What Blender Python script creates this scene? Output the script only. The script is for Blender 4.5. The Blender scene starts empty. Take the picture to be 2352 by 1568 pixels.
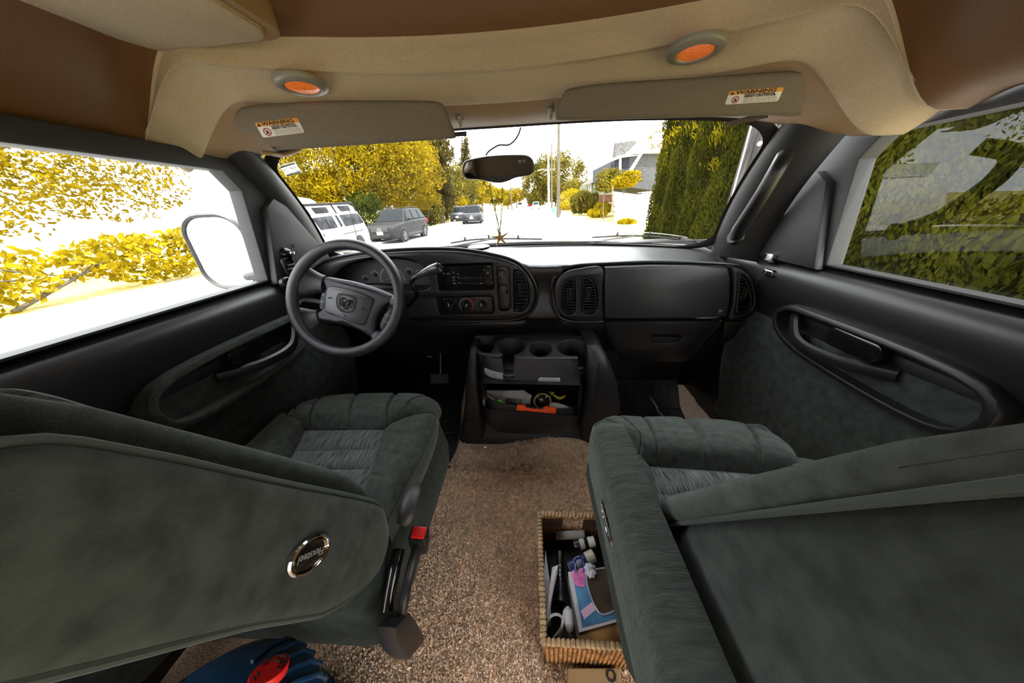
import bpy, bmesh, math, random
from mathutils import Vector, Matrix, noise
from mathutils.geometry import tessellate_polygon

# ------------------------------------------------------------------ camera
F = 630.0; CX, CY = 1176.0, 784.0              # focal length and centre in pixels of the 2352x1568 frame
CAM = Vector((0.0, 0.0, 1.05))
TH, PS, RO = math.radians(26.7), math.radians(4.33), 0.045
_r = Vector((math.cos(PS), math.sin(PS), 0))
FW = Vector((-math.sin(PS)*math.cos(TH), math.cos(PS)*math.cos(TH), -math.sin(TH)))
_u = _r.cross(FW)
RT = _r*math.cos(RO) - _u*math.sin(RO)
UP = _r*math.sin(RO) + _u*math.cos(RO)
sc = bpy.context.scene
col = sc.collection
cd = bpy.data.cameras.new('camera'); cam = bpy.data.objects.new('camera', cd); col.objects.link(cam)
cd.sensor_fit = 'HORIZONTAL'; cd.sensor_width = 36; cd.lens = F/2352*36
cd.clip_start = 0.01; cd.clip_end = 600
cam.matrix_world = Matrix.Translation(CAM) @ Matrix((RT, UP, -FW)).transposed().to_4x4()
sc.camera = cam

# ------------------------------------------------------------------ light
w = bpy.data.worlds.new('world'); sc.world = w; w.use_nodes = True
bg = w.node_tree.nodes['Background']; bg.inputs[0].default_value = (0.94, 0.97, 1.0, 1); bg.inputs[1].default_value = 4.2
sl = bpy.data.lights.new('sun', 'SUN'); sl.energy = 7.0; sl.angle = 0.009; sl.color = (1, .95, .86)
so = bpy.data.objects.new('sun', sl); col.objects.link(so)
so.rotation_euler = Vector((0.16, -0.42, 0.88)).to_track_quat('Z', 'Y').to_euler()
sc.view_settings.view_transform = 'Standard'; sc.view_settings.look = 'None'
sc.view_settings.gamma = 1; sc.view_settings.use_curve_mapping = False
sc.view_settings.exposure = 0.95
sc.cycles.max_bounces = 10; sc.cycles.diffuse_bounces = 5; sc.cycles.glossy_bounces = 4
sc.cycles.transparent_max_bounces = 16; sc.cycles.caustics_reflective = False; sc.cycles.caustics_refractive = False
sc.cycles.sample_clamp_indirect = 6

# ------------------------------------------------------------------ photo points -> places
def ray(px, py): return FW + RT*((px-CX)/F) + UP*((CY-py)/F)
def aY(px, py, Y): d = ray(px, py); return CAM + d*((Y-CAM.y)/d.y)
def aZ(px, py, Z): d = ray(px, py); return CAM + d*((Z-CAM.z)/d.z)
def aX(px, py, X): d = ray(px, py); return CAM + d*((X-CAM.x)/d.x)
def aP(px, py, p, n):
    d = ray(px, py); n = Vector(n); return CAM + d*((Vector(p)-CAM).dot(n)/d.dot(n))

# ------------------------------------------------------------------ helpers
V = Vector
rnd = random.Random(7)
def lerp(a, b, t): return a + (b-a)*t
def sstep(a, b, x):
    t = min(1, max(0, (x-a)/(b-a))); return t*t*(3-2*t)
def interp(tab, x):
    if x <= tab[0][0]: return tab[0][1]
    for (a, p), (b, q) in zip(tab, tab[1:]):
        if x <= b: return p + (q-p)*(x-a)/(b-a)
    return tab[-1][1]
def crom(pts, n=8, closed=False):
    """smooth curve through points"""
    P = [V(p) for p in pts]; out = []; m = len(P)
    for i in range(m if closed else m-1):
        if closed: a, b, c, d = P[i-1], P[i], P[(i+1) % m], P[(i+2) % m]
        else: a, b, c, d = P[max(i-1, 0)], P[i], P[i+1], P[min(i+2, m-1)]
        for k in range(n):
            t = k/n
            out.append(0.5*((2*b)+(c-a)*t+(2*a-5*b+4*c-d)*t*t+(3*b-a-3*c+d)*t**3))
    if not closed: out.append(P[-1].copy())
    return out
def rrect(x0, x1, y0, y1, r, n=5):
    rs = r if isinstance(r, (tuple, list)) else (r,)*4      # bl br tr tl
    out = []
    for (cx, cy, a), q in zip(((x0, y0, 180), (x1, y0, 270), (x1, y1, 0), (x0, y1, 90)), rs):
        q = max(q, 1e-5)
        ox = cx + (q if cx == x0 else -q); oy = cy + (q if cy == y0 else -q)
        for k in range(n+1):
            t = math.radians(a+90*k/n); out.append((ox+q*math.cos(t), oy+q*math.sin(t)))
    return out
def circ(cx, cy, r, n=24, ry=None):
    ry = ry or r
    return [(cx+r*math.cos(2*math.pi*k/n), cy+ry*math.sin(2*math.pi*k/n)) for k in range(n)]
def area2(p): return sum(p[i-1][0]*p[i][1]-p[i][0]*p[i-1][1] for i in range(len(p)))/2
def inset(p, d):
    """move a closed 2d polygon inwards by d (any winding)"""
    s = 1 if area2(p) > 0 else -1; n = len(p); out = []
    for i in range(n):
        a, b, c = V(p[i-1]), V(p[i]), V(p[(i+1) % n])
        e, f = (b-a), (c-b)
        if e.length < 1e-9: e = f
        if f.length < 1e-9: f = e
        e.normalize(); f.normalize()
        m = V((-e.y-f.y, e.x+f.x)); l = m.length
        if l < 1e-6: m = V((-e.y, e.x))
        else: m = m/l; m = m/max(0.35, m.dot(V((-e.y, e.x))))
        out.append((b.x+m.x*d*s, b.y+m.y*d*s))
    return out

class MB:
    def __init__(s): s.v = []; s.f = []
    def add(s, vs, fs):
        o = len(s.v); s.v += [tuple(p) for p in vs]; s.f += [tuple(i+o for i in f) for f in fs]; return s
    def box(s, c, sz, R=None):
        c = V(c); q = []
        for z in (-.5, .5):
            for y in (-.5, .5):
                for x in (-.5, .5):
                    p = V((x*sz[0], y*sz[1], z*sz[2])); q.append(c + (R @ p if R else p))
        return s.add(q, [(0, 2, 3, 1), (4, 5, 7, 6), (0, 1, 5, 4), (2, 6, 7, 3), (0, 4, 6, 2), (1, 3, 7, 5)])
    def hexa(s, q):          # 8 corners: bottom 4 (ccw), top 4
        return s.add(q, [(3, 2, 1, 0), (4, 5, 6, 7), (0, 1, 5, 4), (1, 2, 6, 5), (2, 3, 7, 6), (3, 0, 4, 7)])
    def tube(s, path, r, n=8, closed=False, flat=1.0, up=None):
        P = [V(p) for p in path]; m = len(P); vs = []; fs = []; prev = None
        for i in range(m):
            if closed: t = P[(i+1) % m]-P[i-1]
            else: t = P[min(i+1, m-1)]-P[max(i-1, 0)]
            if t.length < 1e-9: t = V((0, 0, 1))
            t.normalize()
            if prev is None:
                a = V(up) if up else (V((0, 0, 1)) if abs(t.z) < .9 else V((1, 0, 0)))
            else: a = prev
            a = a - t*a.dot(t)
            if a.length < 1e-6: a = t.orthogonal()
            a.normalize(); prev = a; b = t.cross(a)
            q = r[i] if isinstance(r, (list, tuple)) else r
            for k in range(n):
                w_ = 2*math.pi*k/n; vs.append(P[i]+a*(q*math.cos(w_)*flat)+b*(q*math.sin(w_)))
        for i in range(m if closed else m-1):
            for k in range(n):
                j = (i+1) % m; l = (k+1) % n
                fs.append((i*n+k, i*n+l, j*n+l, j*n+k))
        if not closed: fs += [tuple(range(n))[::-1], tuple(range((m-1)*n, m*n))]
        return s.add(vs, fs)
    def lathe(s, prof, n=24, M=None, cap=True):
        vs = []; fs = []; m = len(prof)
        for r, h in prof:
            for k in range(n):
                t = 2*math.pi*k/n; p = V((r*math.cos(t), r*math.sin(t), h)); vs.append(M @ p if M else p)
        for i in range(m-1):
            for k in range(n):
                l = (k+1) % n; fs.append((i*n+k, i*n+l, (i+1)*n+l, (i+1)*n+k))
        if cap:
            if prof[0][0] > 1e-6: fs.append(tuple(range(n))[::-1])
            if prof[-1][0] > 1e-6: fs.append(tuple(range((m-1)*n, m*n)))
        return s.add(vs, fs)
    def grid(s, fn, nu, nv, wrap=False):
        vs = [fn(i/(nu if wrap else nu), j/nv) for j in range(nv+1) for i in range(nu if wrap else nu+1)]
        w_ = nu if wrap else nu+1
        fs = []
        for j in range(nv):
            for i in range(nu):
                i2 = (i+1) % w_
                fs.append((j*w_+i, j*w_+i2, (j+1)*w_+i2, (j+1)*w_+i))
        return s.add(vs, fs)
    def loft(s, rings, closed=True, cap=True):
        n = len(rings[0]); fs = []
        for j in range(len(rings)-1):
            for i in range(n if closed else n-1):
                l = (i+1) % n; fs.append((j*n+i, j*n+l, (j+1)*n+l, (j+1)*n+i))
        if cap and closed: fs += [tuple(range(n))[::-1], tuple(range((len(rings)-1)*n, len(rings)*n))]
        return s.add([p for r in rings for p in r], fs)
    def plate(s, outer, holes, to3, depth=.01, bev=.003, hbev=.002, back=True, hdepth=None):
        """a plate with holes: outline in (u,v), to3(u,v,d) gives the place at depth d behind the face"""
        o = outer if area2(outer) > 0 else outer[::-1]
        rings = [([(p) for p in o], depth), (o, bev), (inset(o, bev*.3), bev*.3), (inset(o, bev), 0.0)]
        base = len(s.v); n = len(o); vs = []; fs = []
        for pts, d in rings: vs += [to3(p[0], p[1], d) for p in pts]
        for j in range(3):
            for i in range(n):
                l = (i+1) % n; fs.append((j*n+i, j*n+l, (j+1)*n+l, (j+1)*n+i))
        loops = [[V((p[0], p[1], 0)) for p in rings[3][0]]]; idx = list(range(3*n, 4*n))
        hd = depth if hdepth is None else hdepth
        for h in holes:
            h = h if area2(h) > 0 else h[::-1]; m = len(h); b0 = len(vs)
            hr = [(inset(h, -hbev), 0.0), (inset(h, -hbev*.3), hbev*.3), (h, hbev), (h, hd)]
            for pts, d in hr: vs += [to3(p[0], p[1], d) for p in pts]
            for j in range(3):
                for i in range(m):
                    l = (i+1) % m; fs.append((b0+j*m+l, b0+j*m+i, b0+(j+1)*m+i, b0+(j+1)*m+l)[::-1])
            loops.append([V((p[0], p[1], 0)) for p in hr[0][0]]); idx += list(range(b0, b0+m))
        for t in tessellate_polygon(loops): fs.append(tuple(idx[i] for i in t))
        if back and not holes: fs.append(tuple(range(n))[::-1])
        return s.add(vs, fs)
    def build(s, name, mat, parent=None, smooth=True, bevel=0, sub=0, angle=38, local=False, seg=2, fix=True):
        me = bpy.data.meshes.new(name); me.from_pydata(s.v, [], s.f)
        if fix:
            bm = bmesh.new(); bm.from_mesh(me)
            bmesh.ops.remove_doubles(bm, verts=bm.verts, dist=1e-5)
            bmesh.ops.recalc_face_normals(bm, faces=bm.faces); bm.to_mesh(me); bm.free()
        if smooth:
            me.polygons.foreach_set('use_smooth', [True]*len(me.polygons))
            if sub == 0: me.set_sharp_from_angle(angle=math.radians(angle))
        me.materials.append(mat)
        return link(name, me, parent, bevel, sub, local, seg)
def link(name, me, parent=None, bevel=0, sub=0, local=False, seg=2):
    o = bpy.data.objects.new(name, me); col.objects.link(o)
    if parent is not None:
        o.parent = parent
        if not local: o.matrix_parent_inverse = wm(parent).inverted()
    if bevel:
        b = o.modifiers.new('bevel', 'BEVEL'); b.width = bevel; b.segments = seg; b.limit_method = 'ANGLE'; b.angle_limit = math.radians(40)
    if sub:
        m = o.modifiers.new('sub', 'SUBSURF'); m.levels = sub; m.render_levels = sub
    return o
def wm(o):
    m = o.matrix_basis.copy()
    if o.parent is not None: m = wm(o.parent) @ o.matrix_parent_inverse @ m
    return m
def tag(o, label=None, cat=None, group=None, kind=None):
    if label: o['label'] = label
    if cat: o['category'] = cat
    if group: o['group'] = group
    if kind: o['kind'] = kind
    return o
def thing(name, label, cat, loc=(0, 0, 0), group=None, M=None):
    o = bpy.data.objects.new(name, None); col.objects.link(o); o.empty_display_size = .05
    if M is not None: o.matrix_basis = M
    else: o.location = loc
    return tag(o, label, cat, group)
def struct(name, label=None):
    o = bpy.data.objects.new(name, None); col.objects.link(o); o.empty_display_size = .05
    return tag(o, label, None, None, 'structure')
def frame(o, x, y=None, n=None):
    """matrix with origin o, x axis x, z axis n"""
    x = V(x).normalized(); n = V(n).normalized(); x = (x-n*x.dot(n)).normalized(); y = n.cross(x)
    return Matrix.Translation(o) @ Matrix((x, y, n)).transposed().to_4x4()
_tc = {}
def text(name, s, size, mat, parent, M, align='CENTER', ext=0.0003, local=False, sx=1.0, bold=0.0):
    k = (s, size, align, ext, bold)
    if k not in _tc:
        cu = bpy.data.curves.new('lettering', 'FONT'); cu.body = s; cu.size = size; cu.align_x = align; cu.align_y = 'CENTER'
        cu.extrude = ext; cu.resolution_u = 2; cu.offset = bold
        t = bpy.data.objects.new('t', cu); col.objects.link(t)
        bpy.context.view_layer.update()
        _tc[k] = bpy.data.meshes.new_from_object(t.evaluated_get(bpy.context.evaluated_depsgraph_get()))
        bpy.data.objects.remove(t); bpy.data.curves.remove(cu)
    me = _tc[k].copy(); me.transform(M @ Matrix.Diagonal((sx, 1, 1, 1))); me.materials.clear(); me.materials.append(mat)
    return link(name, me, parent, local=local)
def copy_tree(o, parent=None):
    c = o.copy(); col.objects.link(c)
    if parent is not None: c.parent = parent
    for ch in list(o.children): copy_tree(ch, c)
    return c
def pillow(c0, c1, d0, d1, nu, nv, bulge, shape=None, nrm=None, p=4):
    """Coons patch between four curves (lists of points), puffed up; shape(u,v) adds height"""
    def at(c, t):
        x = t*(len(c)-1); i = min(int(x), len(c)-2); return c[i].lerp(c[i+1], x-i)
    P00, P10, P01, P11 = c0[0], c0[-1], c1[0], c1[-1]
    base = lambda u, v: (at(c0, u)*(1-v)+at(c1, u)*v+at(d0, v)*(1-u)+at(d1, v)*u
                         - (P00*((1-u)*(1-v))+P10*(u*(1-v))+P01*((1-u)*v)+P11*(u*v)))
    def fn(u, v):
        b = base(u, v); e = .02
        du = base(min(1, u+e), v)-base(max(0, u-e), v); dv = base(u, min(1, v+e))-base(u, max(0, v-e))
        n = du.cross(dv)
        n = n.normalized() if n.length > 1e-9 else V((0, 0, 1))
        if nrm is not None and n.dot(V(nrm)) < 0: n = -n
        h = bulge*(1-abs(2*u-1)**p)*(1-abs(2*v-1)**p)
        if shape: h += shape(u, v)
        return b+n*h
    return MB().grid(fn, nu, nv)

# ------------------------------------------------------------------ materials
def mat(name, c, rough=.5, metal=0.0, bump=0.0, bs=200.0, var=0.0, vs=6.0, spec=.5, c2=None, sheen=0.0, detail=3.0, stretch=None, coat=0.0, emit=None, es=0.0, alpha=None):
    m = bpy.data.materials.new(name); m.use_nodes = True; nt = m.node_tree; b = nt.nodes['Principled BSDF']
    b.inputs['Base Color'].default_value = (*c, 1); b.inputs['Roughness'].default_value = rough; b.inputs['Metallic'].default_value = metal
    b.inputs['Specular IOR Level'].default_value = spec; b.inputs['Sheen Weight'].default_value = sheen
    if sheen: b.inputs['Sheen Roughness'].default_value = .4; b.inputs['Sheen Tint'].default_value = (*[min(1, x*4+.15) for x in c], 1)
    b.inputs['Coat Weight'].default_value = coat
    if emit: b.inputs['Emission Color'].default_value = (*emit, 1); b.inputs['Emission Strength'].default_value = es
    if var or bump or c2:
        tc = nt.nodes.new('ShaderNodeTexCoord'); src = tc.outputs['Object']
        if stretch:
            mp = nt.nodes.new('ShaderNodeMapping'); mp.inputs['Scale'].default_value = stretch; nt.links.new(src, mp.inputs[0]); src = mp.outputs[0]
        if var or c2:
            nz = nt.nodes.new('ShaderNodeTexNoise'); nz.inputs['Scale'].default_value = vs; nz.inputs['Detail'].default_value = detail
            nt.links.new(src, nz.inputs['Vector'])
            rp = nt.nodes.new('ShaderNodeValToRGB'); e = rp.color_ramp.elements
            e[0].position = .32; e[1].position = .68
            e[0].color = (*[max(0, x*(1-var)) for x in c], 1); e[1].color = (*(c2 or [x*(1+var) for x in c]), 1)
            nt.links.new(nz.outputs['Fac'], rp.inputs[0]); nt.links.new(rp.outputs[0], b.inputs['Base Color'])
        if bump:
            n2 = nt.nodes.new('ShaderNodeTexNoise'); n2.inputs['Scale'].default_value = bs; n2.inputs['Detail'].default_value = 2
            nt.links.new(src, n2.inputs['Vector'])
            bp = nt.nodes.new('ShaderNodeBump'); bp.inputs['Strength'].default_value = bump; bp.inputs['Distance'].default_value = .004
            nt.links.new(n2.outputs['Fac'], bp.inputs['Height']); nt.links.new(bp.outputs[0], b.inputs['Normal'])
    return m
def glass(name, tint=(1, 1, 1), ior=1.45, refl=1.0):
    m = bpy.data.materials.new(name); m.use_nodes = True; nt = m.node_tree; nt.nodes.clear()
    o = nt.nodes.new('ShaderNodeOutputMaterial'); mx = nt.nodes.new('ShaderNodeMixShader')
    t = nt.nodes.new('ShaderNodeBsdfTransparent'); t.inputs[0].default_value = (*tint, 1)
    g = nt.nodes.new('ShaderNodeBsdfGlossy'); g.inputs['Roughness'].default_value = 0.0; g.inputs[0].default_value = (refl, refl, refl, 1)
    f = nt.nodes.new('ShaderNodeLayerWeight'); f.inputs[0].default_value = .5
    pw = nt.nodes.new('ShaderNodeMath'); pw.operation = 'POWER'; pw.inputs[1].default_value = 5; nt.links.new(f.outputs['Facing'], pw.inputs[0])
    ma = nt.nodes.new('ShaderNodeMath'); ma.operation = 'MULTIPLY_ADD'; ma.inputs[1].default_value = .7; ma.inputs[2].default_value = .03; nt.links.new(pw.outputs[0], ma.inputs[0])
    nt.links.new(ma.outputs[0], mx.inputs[0]); nt.links.new(t.outputs[0], mx.inputs[1]); nt.links.new(g.outputs[0], mx.inputs[2])
    nt.links.new(mx.outputs[0], o.inputs[0]); return m
M_dash = mat('dash vinyl', (.009, .009, .010), .33, bump=.10, bs=900, spec=.6)
M_plast = mat('dark grey plastic', (.0095, .0095, .011), .36, bump=.08, bs=1200)
M_black = mat('black plastic', (.004, .004, .0045), .4, bump=.1, bs=900)
M_gloss = mat('gloss black', (.005, .005, .0055), .15)
M_wheel = mat('steering wheel leather', (.018, .018, .024), .31, bump=.3, bs=1100)
M_pillar = mat('pillar trim', (.013, .013, .0135), .5, bump=.2, bs=700)
M_head = mat('beige headliner fabric', (.43, .34, .225), .92, bump=.5, bs=800, var=.06, vs=260, spec=.1)
M_visor = mat('taupe visor fabric', (.175, .145, .108), .95, bump=.5, bs=700, var=.06, vs=260, spec=.1)
M_brownroof = mat('shaded brown roof', (.10, .042, .007), .6, bump=.15, bs=300)  # smooth brown of the raised roof, with the recess shade worked into it
M_beige = mat('beige plastic', (.26, .165, .08), .5, bump=.2, bs=700)
M_grey = mat('grey brown plastic', (.13, .115, .088), .45, bump=.1, bs=700)
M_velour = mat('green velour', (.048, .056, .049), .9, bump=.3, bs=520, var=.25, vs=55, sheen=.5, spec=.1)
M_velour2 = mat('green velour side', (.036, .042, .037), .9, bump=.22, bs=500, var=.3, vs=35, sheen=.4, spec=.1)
M_insert = mat('striped blue grey fabric', (.055, .062, .062), .9, bump=.35, bs=120, c2=(.17, .19, .19), var=.55, vs=30, stretch=(14, .8, 1), sheen=.3, spec=.1)
M_piping = mat('piping', (.03, .04, .034), .85, sheen=.4)
M_carpet = mat('beige carpet', (.60, .455, .325), .97, bump=.9, bs=260, var=.3, vs=170, spec=.05)
M_rubber = mat('black rubber', (.012, .012, .012), .6, bump=.2, bs=300)
M_chrome = mat('chrome', (.8, .8, .8), .08, metal=1)
M_white = mat('white', (.75, .75, .74), .5)
M_print = mat('white print', (.5, .5, .5), .6)
M_dim = mat('grey print', (.2, .2, .2), .6)
M_ink = mat('black ink', (.012, .01, .01), .7)
M_glass = glass('glass', (.96, .97, .96))
M_dglass = mat('dark window glass', (.012, .014, .016), .12, spec=.05)
# ================================================================== THE VAN'S SHELL
XC = -0.075; XL, XR = -0.965, 0.955
# ---- floor
fl = struct('floor', 'beige carpeted van floor')
MB().box(((XL+XR)/2, -.45, -.03), (XR-XL, 4.3, .05)).build('floor_pan', M_black, fl)
def carpet_h(x, y):
    h = .004*noise.noise(V((x*9, y*9, 0)))+.002*noise.noise(V((x*40, y*40, 3)))
    h += .05*sstep(.80, .99, y)*(1-sstep(.02, .3, abs(x-.12)))        # rises against the engine cover
    h += .012*math.exp(-((y-.80-.02*math.sin(x*9))/.02)**2)            # a wrinkle
    return .006+h
MB().grid(lambda u, v: V((lerp(XL, XR, u), lerp(-2.5, 1.45, v), carpet_h(lerp(XL, XR, u), lerp(-2.5, 1.45, v)))), 90, 200).build('carpet', M_carpet, fl)
pv, pf = [], []
r_ = random.Random(3)
for k in range(88000):
    x = r_.uniform(-.42, .30) if k % 8 else r_.uniform(-.72, -.42); y = r_.uniform(.1, 1.02) if k % 8 else r_.uniform(.1, .4)
    if y > .955+.03*noise.noise(V((x*7, 1.3, 0)))+.02*noise.noise(V((x*23, 4.3, 0))) - (.035 if -.30 < x < -.08 else 0)+.05*sstep(-.3, -.4, x): continue
    z = carpet_h(x, y); a = r_.uniform(0, 6.28); h = r_.uniform(.005, .009); wd = r_.uniform(.0011, .0019)
    dx, dy = math.cos(a)*wd, math.sin(a)*wd; lx, ly = r_.gauss(0, .004), r_.gauss(0, .004)
    o = len(pv)
    pv += [(x-dx, y-dy, z-.002), (x+dx, y+dy, z-.002), (x+dx*.8+lx, y+dy*.8+ly, z+h), (x-dx*.8+lx, y-dy*.8+ly, z+h)]
    pf.append((o, o+1, o+2, o+3))
pile = MB(); pile.v, pile.f = pv, pf
M_pile = mat('carpet tufts', (.86, .69, .53), .95, var=.22, vs=60, spec=.05)
tag(pile.build('carpet_pile', M_pile, None, smooth=False, fix=False), 'short beige looped carpet pile between the front seats', 'carpet', kind='stuff')

# ---- windshield surface
def wtop(t):
    s = t*.825; return V((XC+s, 1.10-.055*t*t, 1.276-.05*abs(t)**3))
def wbot(t):
    s = t*.865; return V((XC+s, 1.45-.18*t*t, .862-.022*t*t))
def wsurf(t, v):
    p = wbot(t).lerp(wtop(t), v); p.y += .035*math.sin(math.pi*v); return p
g = struct('window_1', 'curved windshield glass with a dark border')
MB().grid(lambda u, v: wsurf(2*u-1, v), 32, 14).build('pane', M_glass, g)
rr = rrect(-1, 1, 0, 1, (.16, .16, .14, .14), 8)
dense = []
for i in range(len(rr)):
    a, b = V(rr[i]), V(rr[(i+1) % len(rr)]); n = max(1, int((b-a).length/.08))
    for k in range(n): dense.append(a.lerp(b, k/n))
M_seal = mat('brown black seal', (.012, .008, .008), .5)
# printed border: a ring on the glass
ring_o = [wsurf(p.x*1.02, lerp(.5, p.y, 1.04)) for p in dense]
ring_i = [wsurf(p.x*.975, lerp(.5, p.y, .965)) for p in dense]
mid = [(a+b)/2+V((0, -.006, .003)) for a, b in zip(ring_o, ring_i)]
MB().loft([[p+V((0, -.003, .001)) for p in r] for r in (ring_o, mid, ring_i)], True, False).build('border', M_seal, g)

# ---- header trim and headliner
def prof(s):
    a = abs(s)
    m = 1-sstep(.40, .50, a)
    q = min(a, .64)**2
    Yh, Yg, Yc, Ye = 1.10-.08*s*s, 1.02-.37*q, .921-.38*q, .866-.25*q
    zh = 1.276-.05*(a/.825)**3
    d = .15*sstep(.66, .92, a)
    return (Yh, zh), (Yg, 1.315-d), (Yc, 1.355-d), (Ye, 1.395-d*1.4), m, d
def header(u, v):
    s = lerp(-.90, .97, u); (Yh, zh), (Yg, zg), *_ = prof(s)
    y = lerp(Yh+.012, Yg-.012, v); z = lerp(zh-.004, zg+.008, v) - .010*math.sin(math.pi*v)
    if v == 0: z += .012
    return V((XC+s, y, z))
t1 = MB().grid(header, 60, 10).build('trim_1', M_beige); tag(t1, 'beige plastic header trim above the windshield', None, None, 'structure')
def liner(u, v):
    s = lerp(-.89, .97, u); _, g_, c_, e_, m, d = prof(s)
    P = [g_, (lerp(g_[0], c_[0], .12), g_[1]-.004), (lerp(g_[0], c_[0], .6), lerp(g_[1], c_[1], .66)), (c_[0]+.004, c_[1]+.002), (c_[0]-.006, c_[1]-.005), (lerp(c_[0], e_[0], .6), lerp(c_[1], e_[1], .55)), e_, (e_[0]-.03, e_[1]+.012+.03*m), (e_[0]-.06, e_[1]+.02+.12*m),
         (e_[0]-.13, e_[1]+.02+.20*m), (e_[0]-.4, e_[1]+.025+.235*m), (-.8, e_[1]+.03+.24*m), (-2.6, e_[1]+.03+.24*m)]
    x = v*(len(P)-1); i = min(int(x), len(P)-2); t = x-i
    a, b, c, e = P[max(i-1, 0)], P[i], P[i+1], P[min(i+2, len(P)-1)]
    f = lambda k: .5*(2*b[k]+(c[k]-a[k])*t+(2*a[k]-5*b[k]+4*c[k]-e[k])*t*t+(3*b[k]-a[k]-3*c[k]+e[k])*t**3)
    z = f(1)
    if v < .02: z -= .003
    return V((XC+s, f(0), z))
ce = MB().grid(lambda u, v: liner(u, v*.508), 90, 84).build('ceiling', M_head, angle=80)
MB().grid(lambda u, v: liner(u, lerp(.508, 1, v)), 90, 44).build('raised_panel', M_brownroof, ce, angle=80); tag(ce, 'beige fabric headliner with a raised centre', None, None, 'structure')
roof = MB(); roof.box((XC, -.85, 1.70), (1.9, 3.5, .04)); roof.build('roof', M_black)
tag(bpy.data.objects['roof'], 'van roof skin above the headliner', None, None, 'structure')
# light moulded panel at the edge of the raised roof, driver's side
op = thing('overhead_panel', 'pale moulded overhead panel with a rounded corner above driver side', 'trim panel', (-.75, .6, 1.36))
cpt = aZ(640, 98, 1.372)
MB().plate([(-.93, .1), (cpt.x-.03, .1), *[(cpt.x-.045+.045*math.sin(t*.1571), cpt.y-.045+.045*math.cos(t*.1571)) for t in range(10, -1, -1)], (-.93, cpt.y+.01)],
           [], lambda u, v, d: V((u, v, 1.372+d)), .06, .012).build('panel', M_head, op)
MB().plate([(-.93, .1), (cpt.x-.02, .1), *[(cpt.x-.03+.05*math.sin(t*.1571), cpt.y-.03+.05*math.cos(t*.1571)) for t in range(10, -1, -1)], (-.93, cpt.y+.03)],
           [], lambda u, v, d: V((u, v, 1.382+d)), .05, .006).build('lip', M_beige, op)

# ---- pillars beside the windshield
def pillar(sg, name, label):
    def fn(u, v):
        vv = lerp(-.06, 1.05, v); g_ = wsurf(sg*.985, vv)
        D = V((XC+sg*(.895-.04*vv+(.07 if sg > 0 else 0)), g_.y-.135+.02*vv, g_.z-.012))
        p = g_.lerp(D, u); n = V((-sg, -.62, .25)).normalized()
        return p + n*(.05*math.sin(math.pi*min(1, u*1.0))**.7) + V((0, -.004, 0))
    o = MB().grid(fn, 14, 24).build(name, M_pillar); tag(o, label, None, None, 'structure')
pillar(-1, 'trim_2', 'dark grey pillar trim beside the steering wheel')
pillar(1, 'trim_3', 'dark grey pillar trim on the passenger side')

# ---- side walls behind the doors, back wall, front wall
def sidewall(name, X, sg):
    b = MB()
    b.plate(rrect(-2.6, .20, 0, 1.62, .01), [rrect(-2.4, -1.55, .70, 1.32, .08), rrect(-1.1, -.02, .70, 1.32, .08) if sg < 0 else rrect(-1.45, -.03, .02, 1.42, .05)], lambda u, v, d: V((X+sg*d, u, v)), .06, .004, .01)
    o = b.build(name, M_head); tag(o, 'beige side wall with windows behind the front seats' if sg < 0 else 'beige side wall with an open side door behind the passenger seat', None, None, 'structure'); return o
sidewall('wall_left', XL+.02, -1); sidewall('wall_right', XR-.02, 1)
o = MB().plate(rrect(XL, XR, 0, 1.62, .01), [rrect(XL+.2, XC-.1, .95, 1.2, .06), rrect(XC+.1, XR-.2, .95, 1.2, .06)], lambda u, v, d: V((u, -2.6-d, v)), .05, .004, .01).build('wall_back', M_head)
tag(o, 'beige rear wall with two windows', None, None, 'structure')
fw_ = MB(); fw_.box((0, 1.50, .40), (2.0, .04, .90)); fw_.box((XL-.0, 1.36, .4), (.03, .3, .85)); fw_.box((XR+.0, 1.36, .4), (.03, .3, .85)); fw_.box((XC, 1.46, .845), (1.72, .10, .03))
o = fw_.build('wall_front', M_black); tag(o, 'dark firewall under the dashboard', None, None, 'structure')

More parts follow.
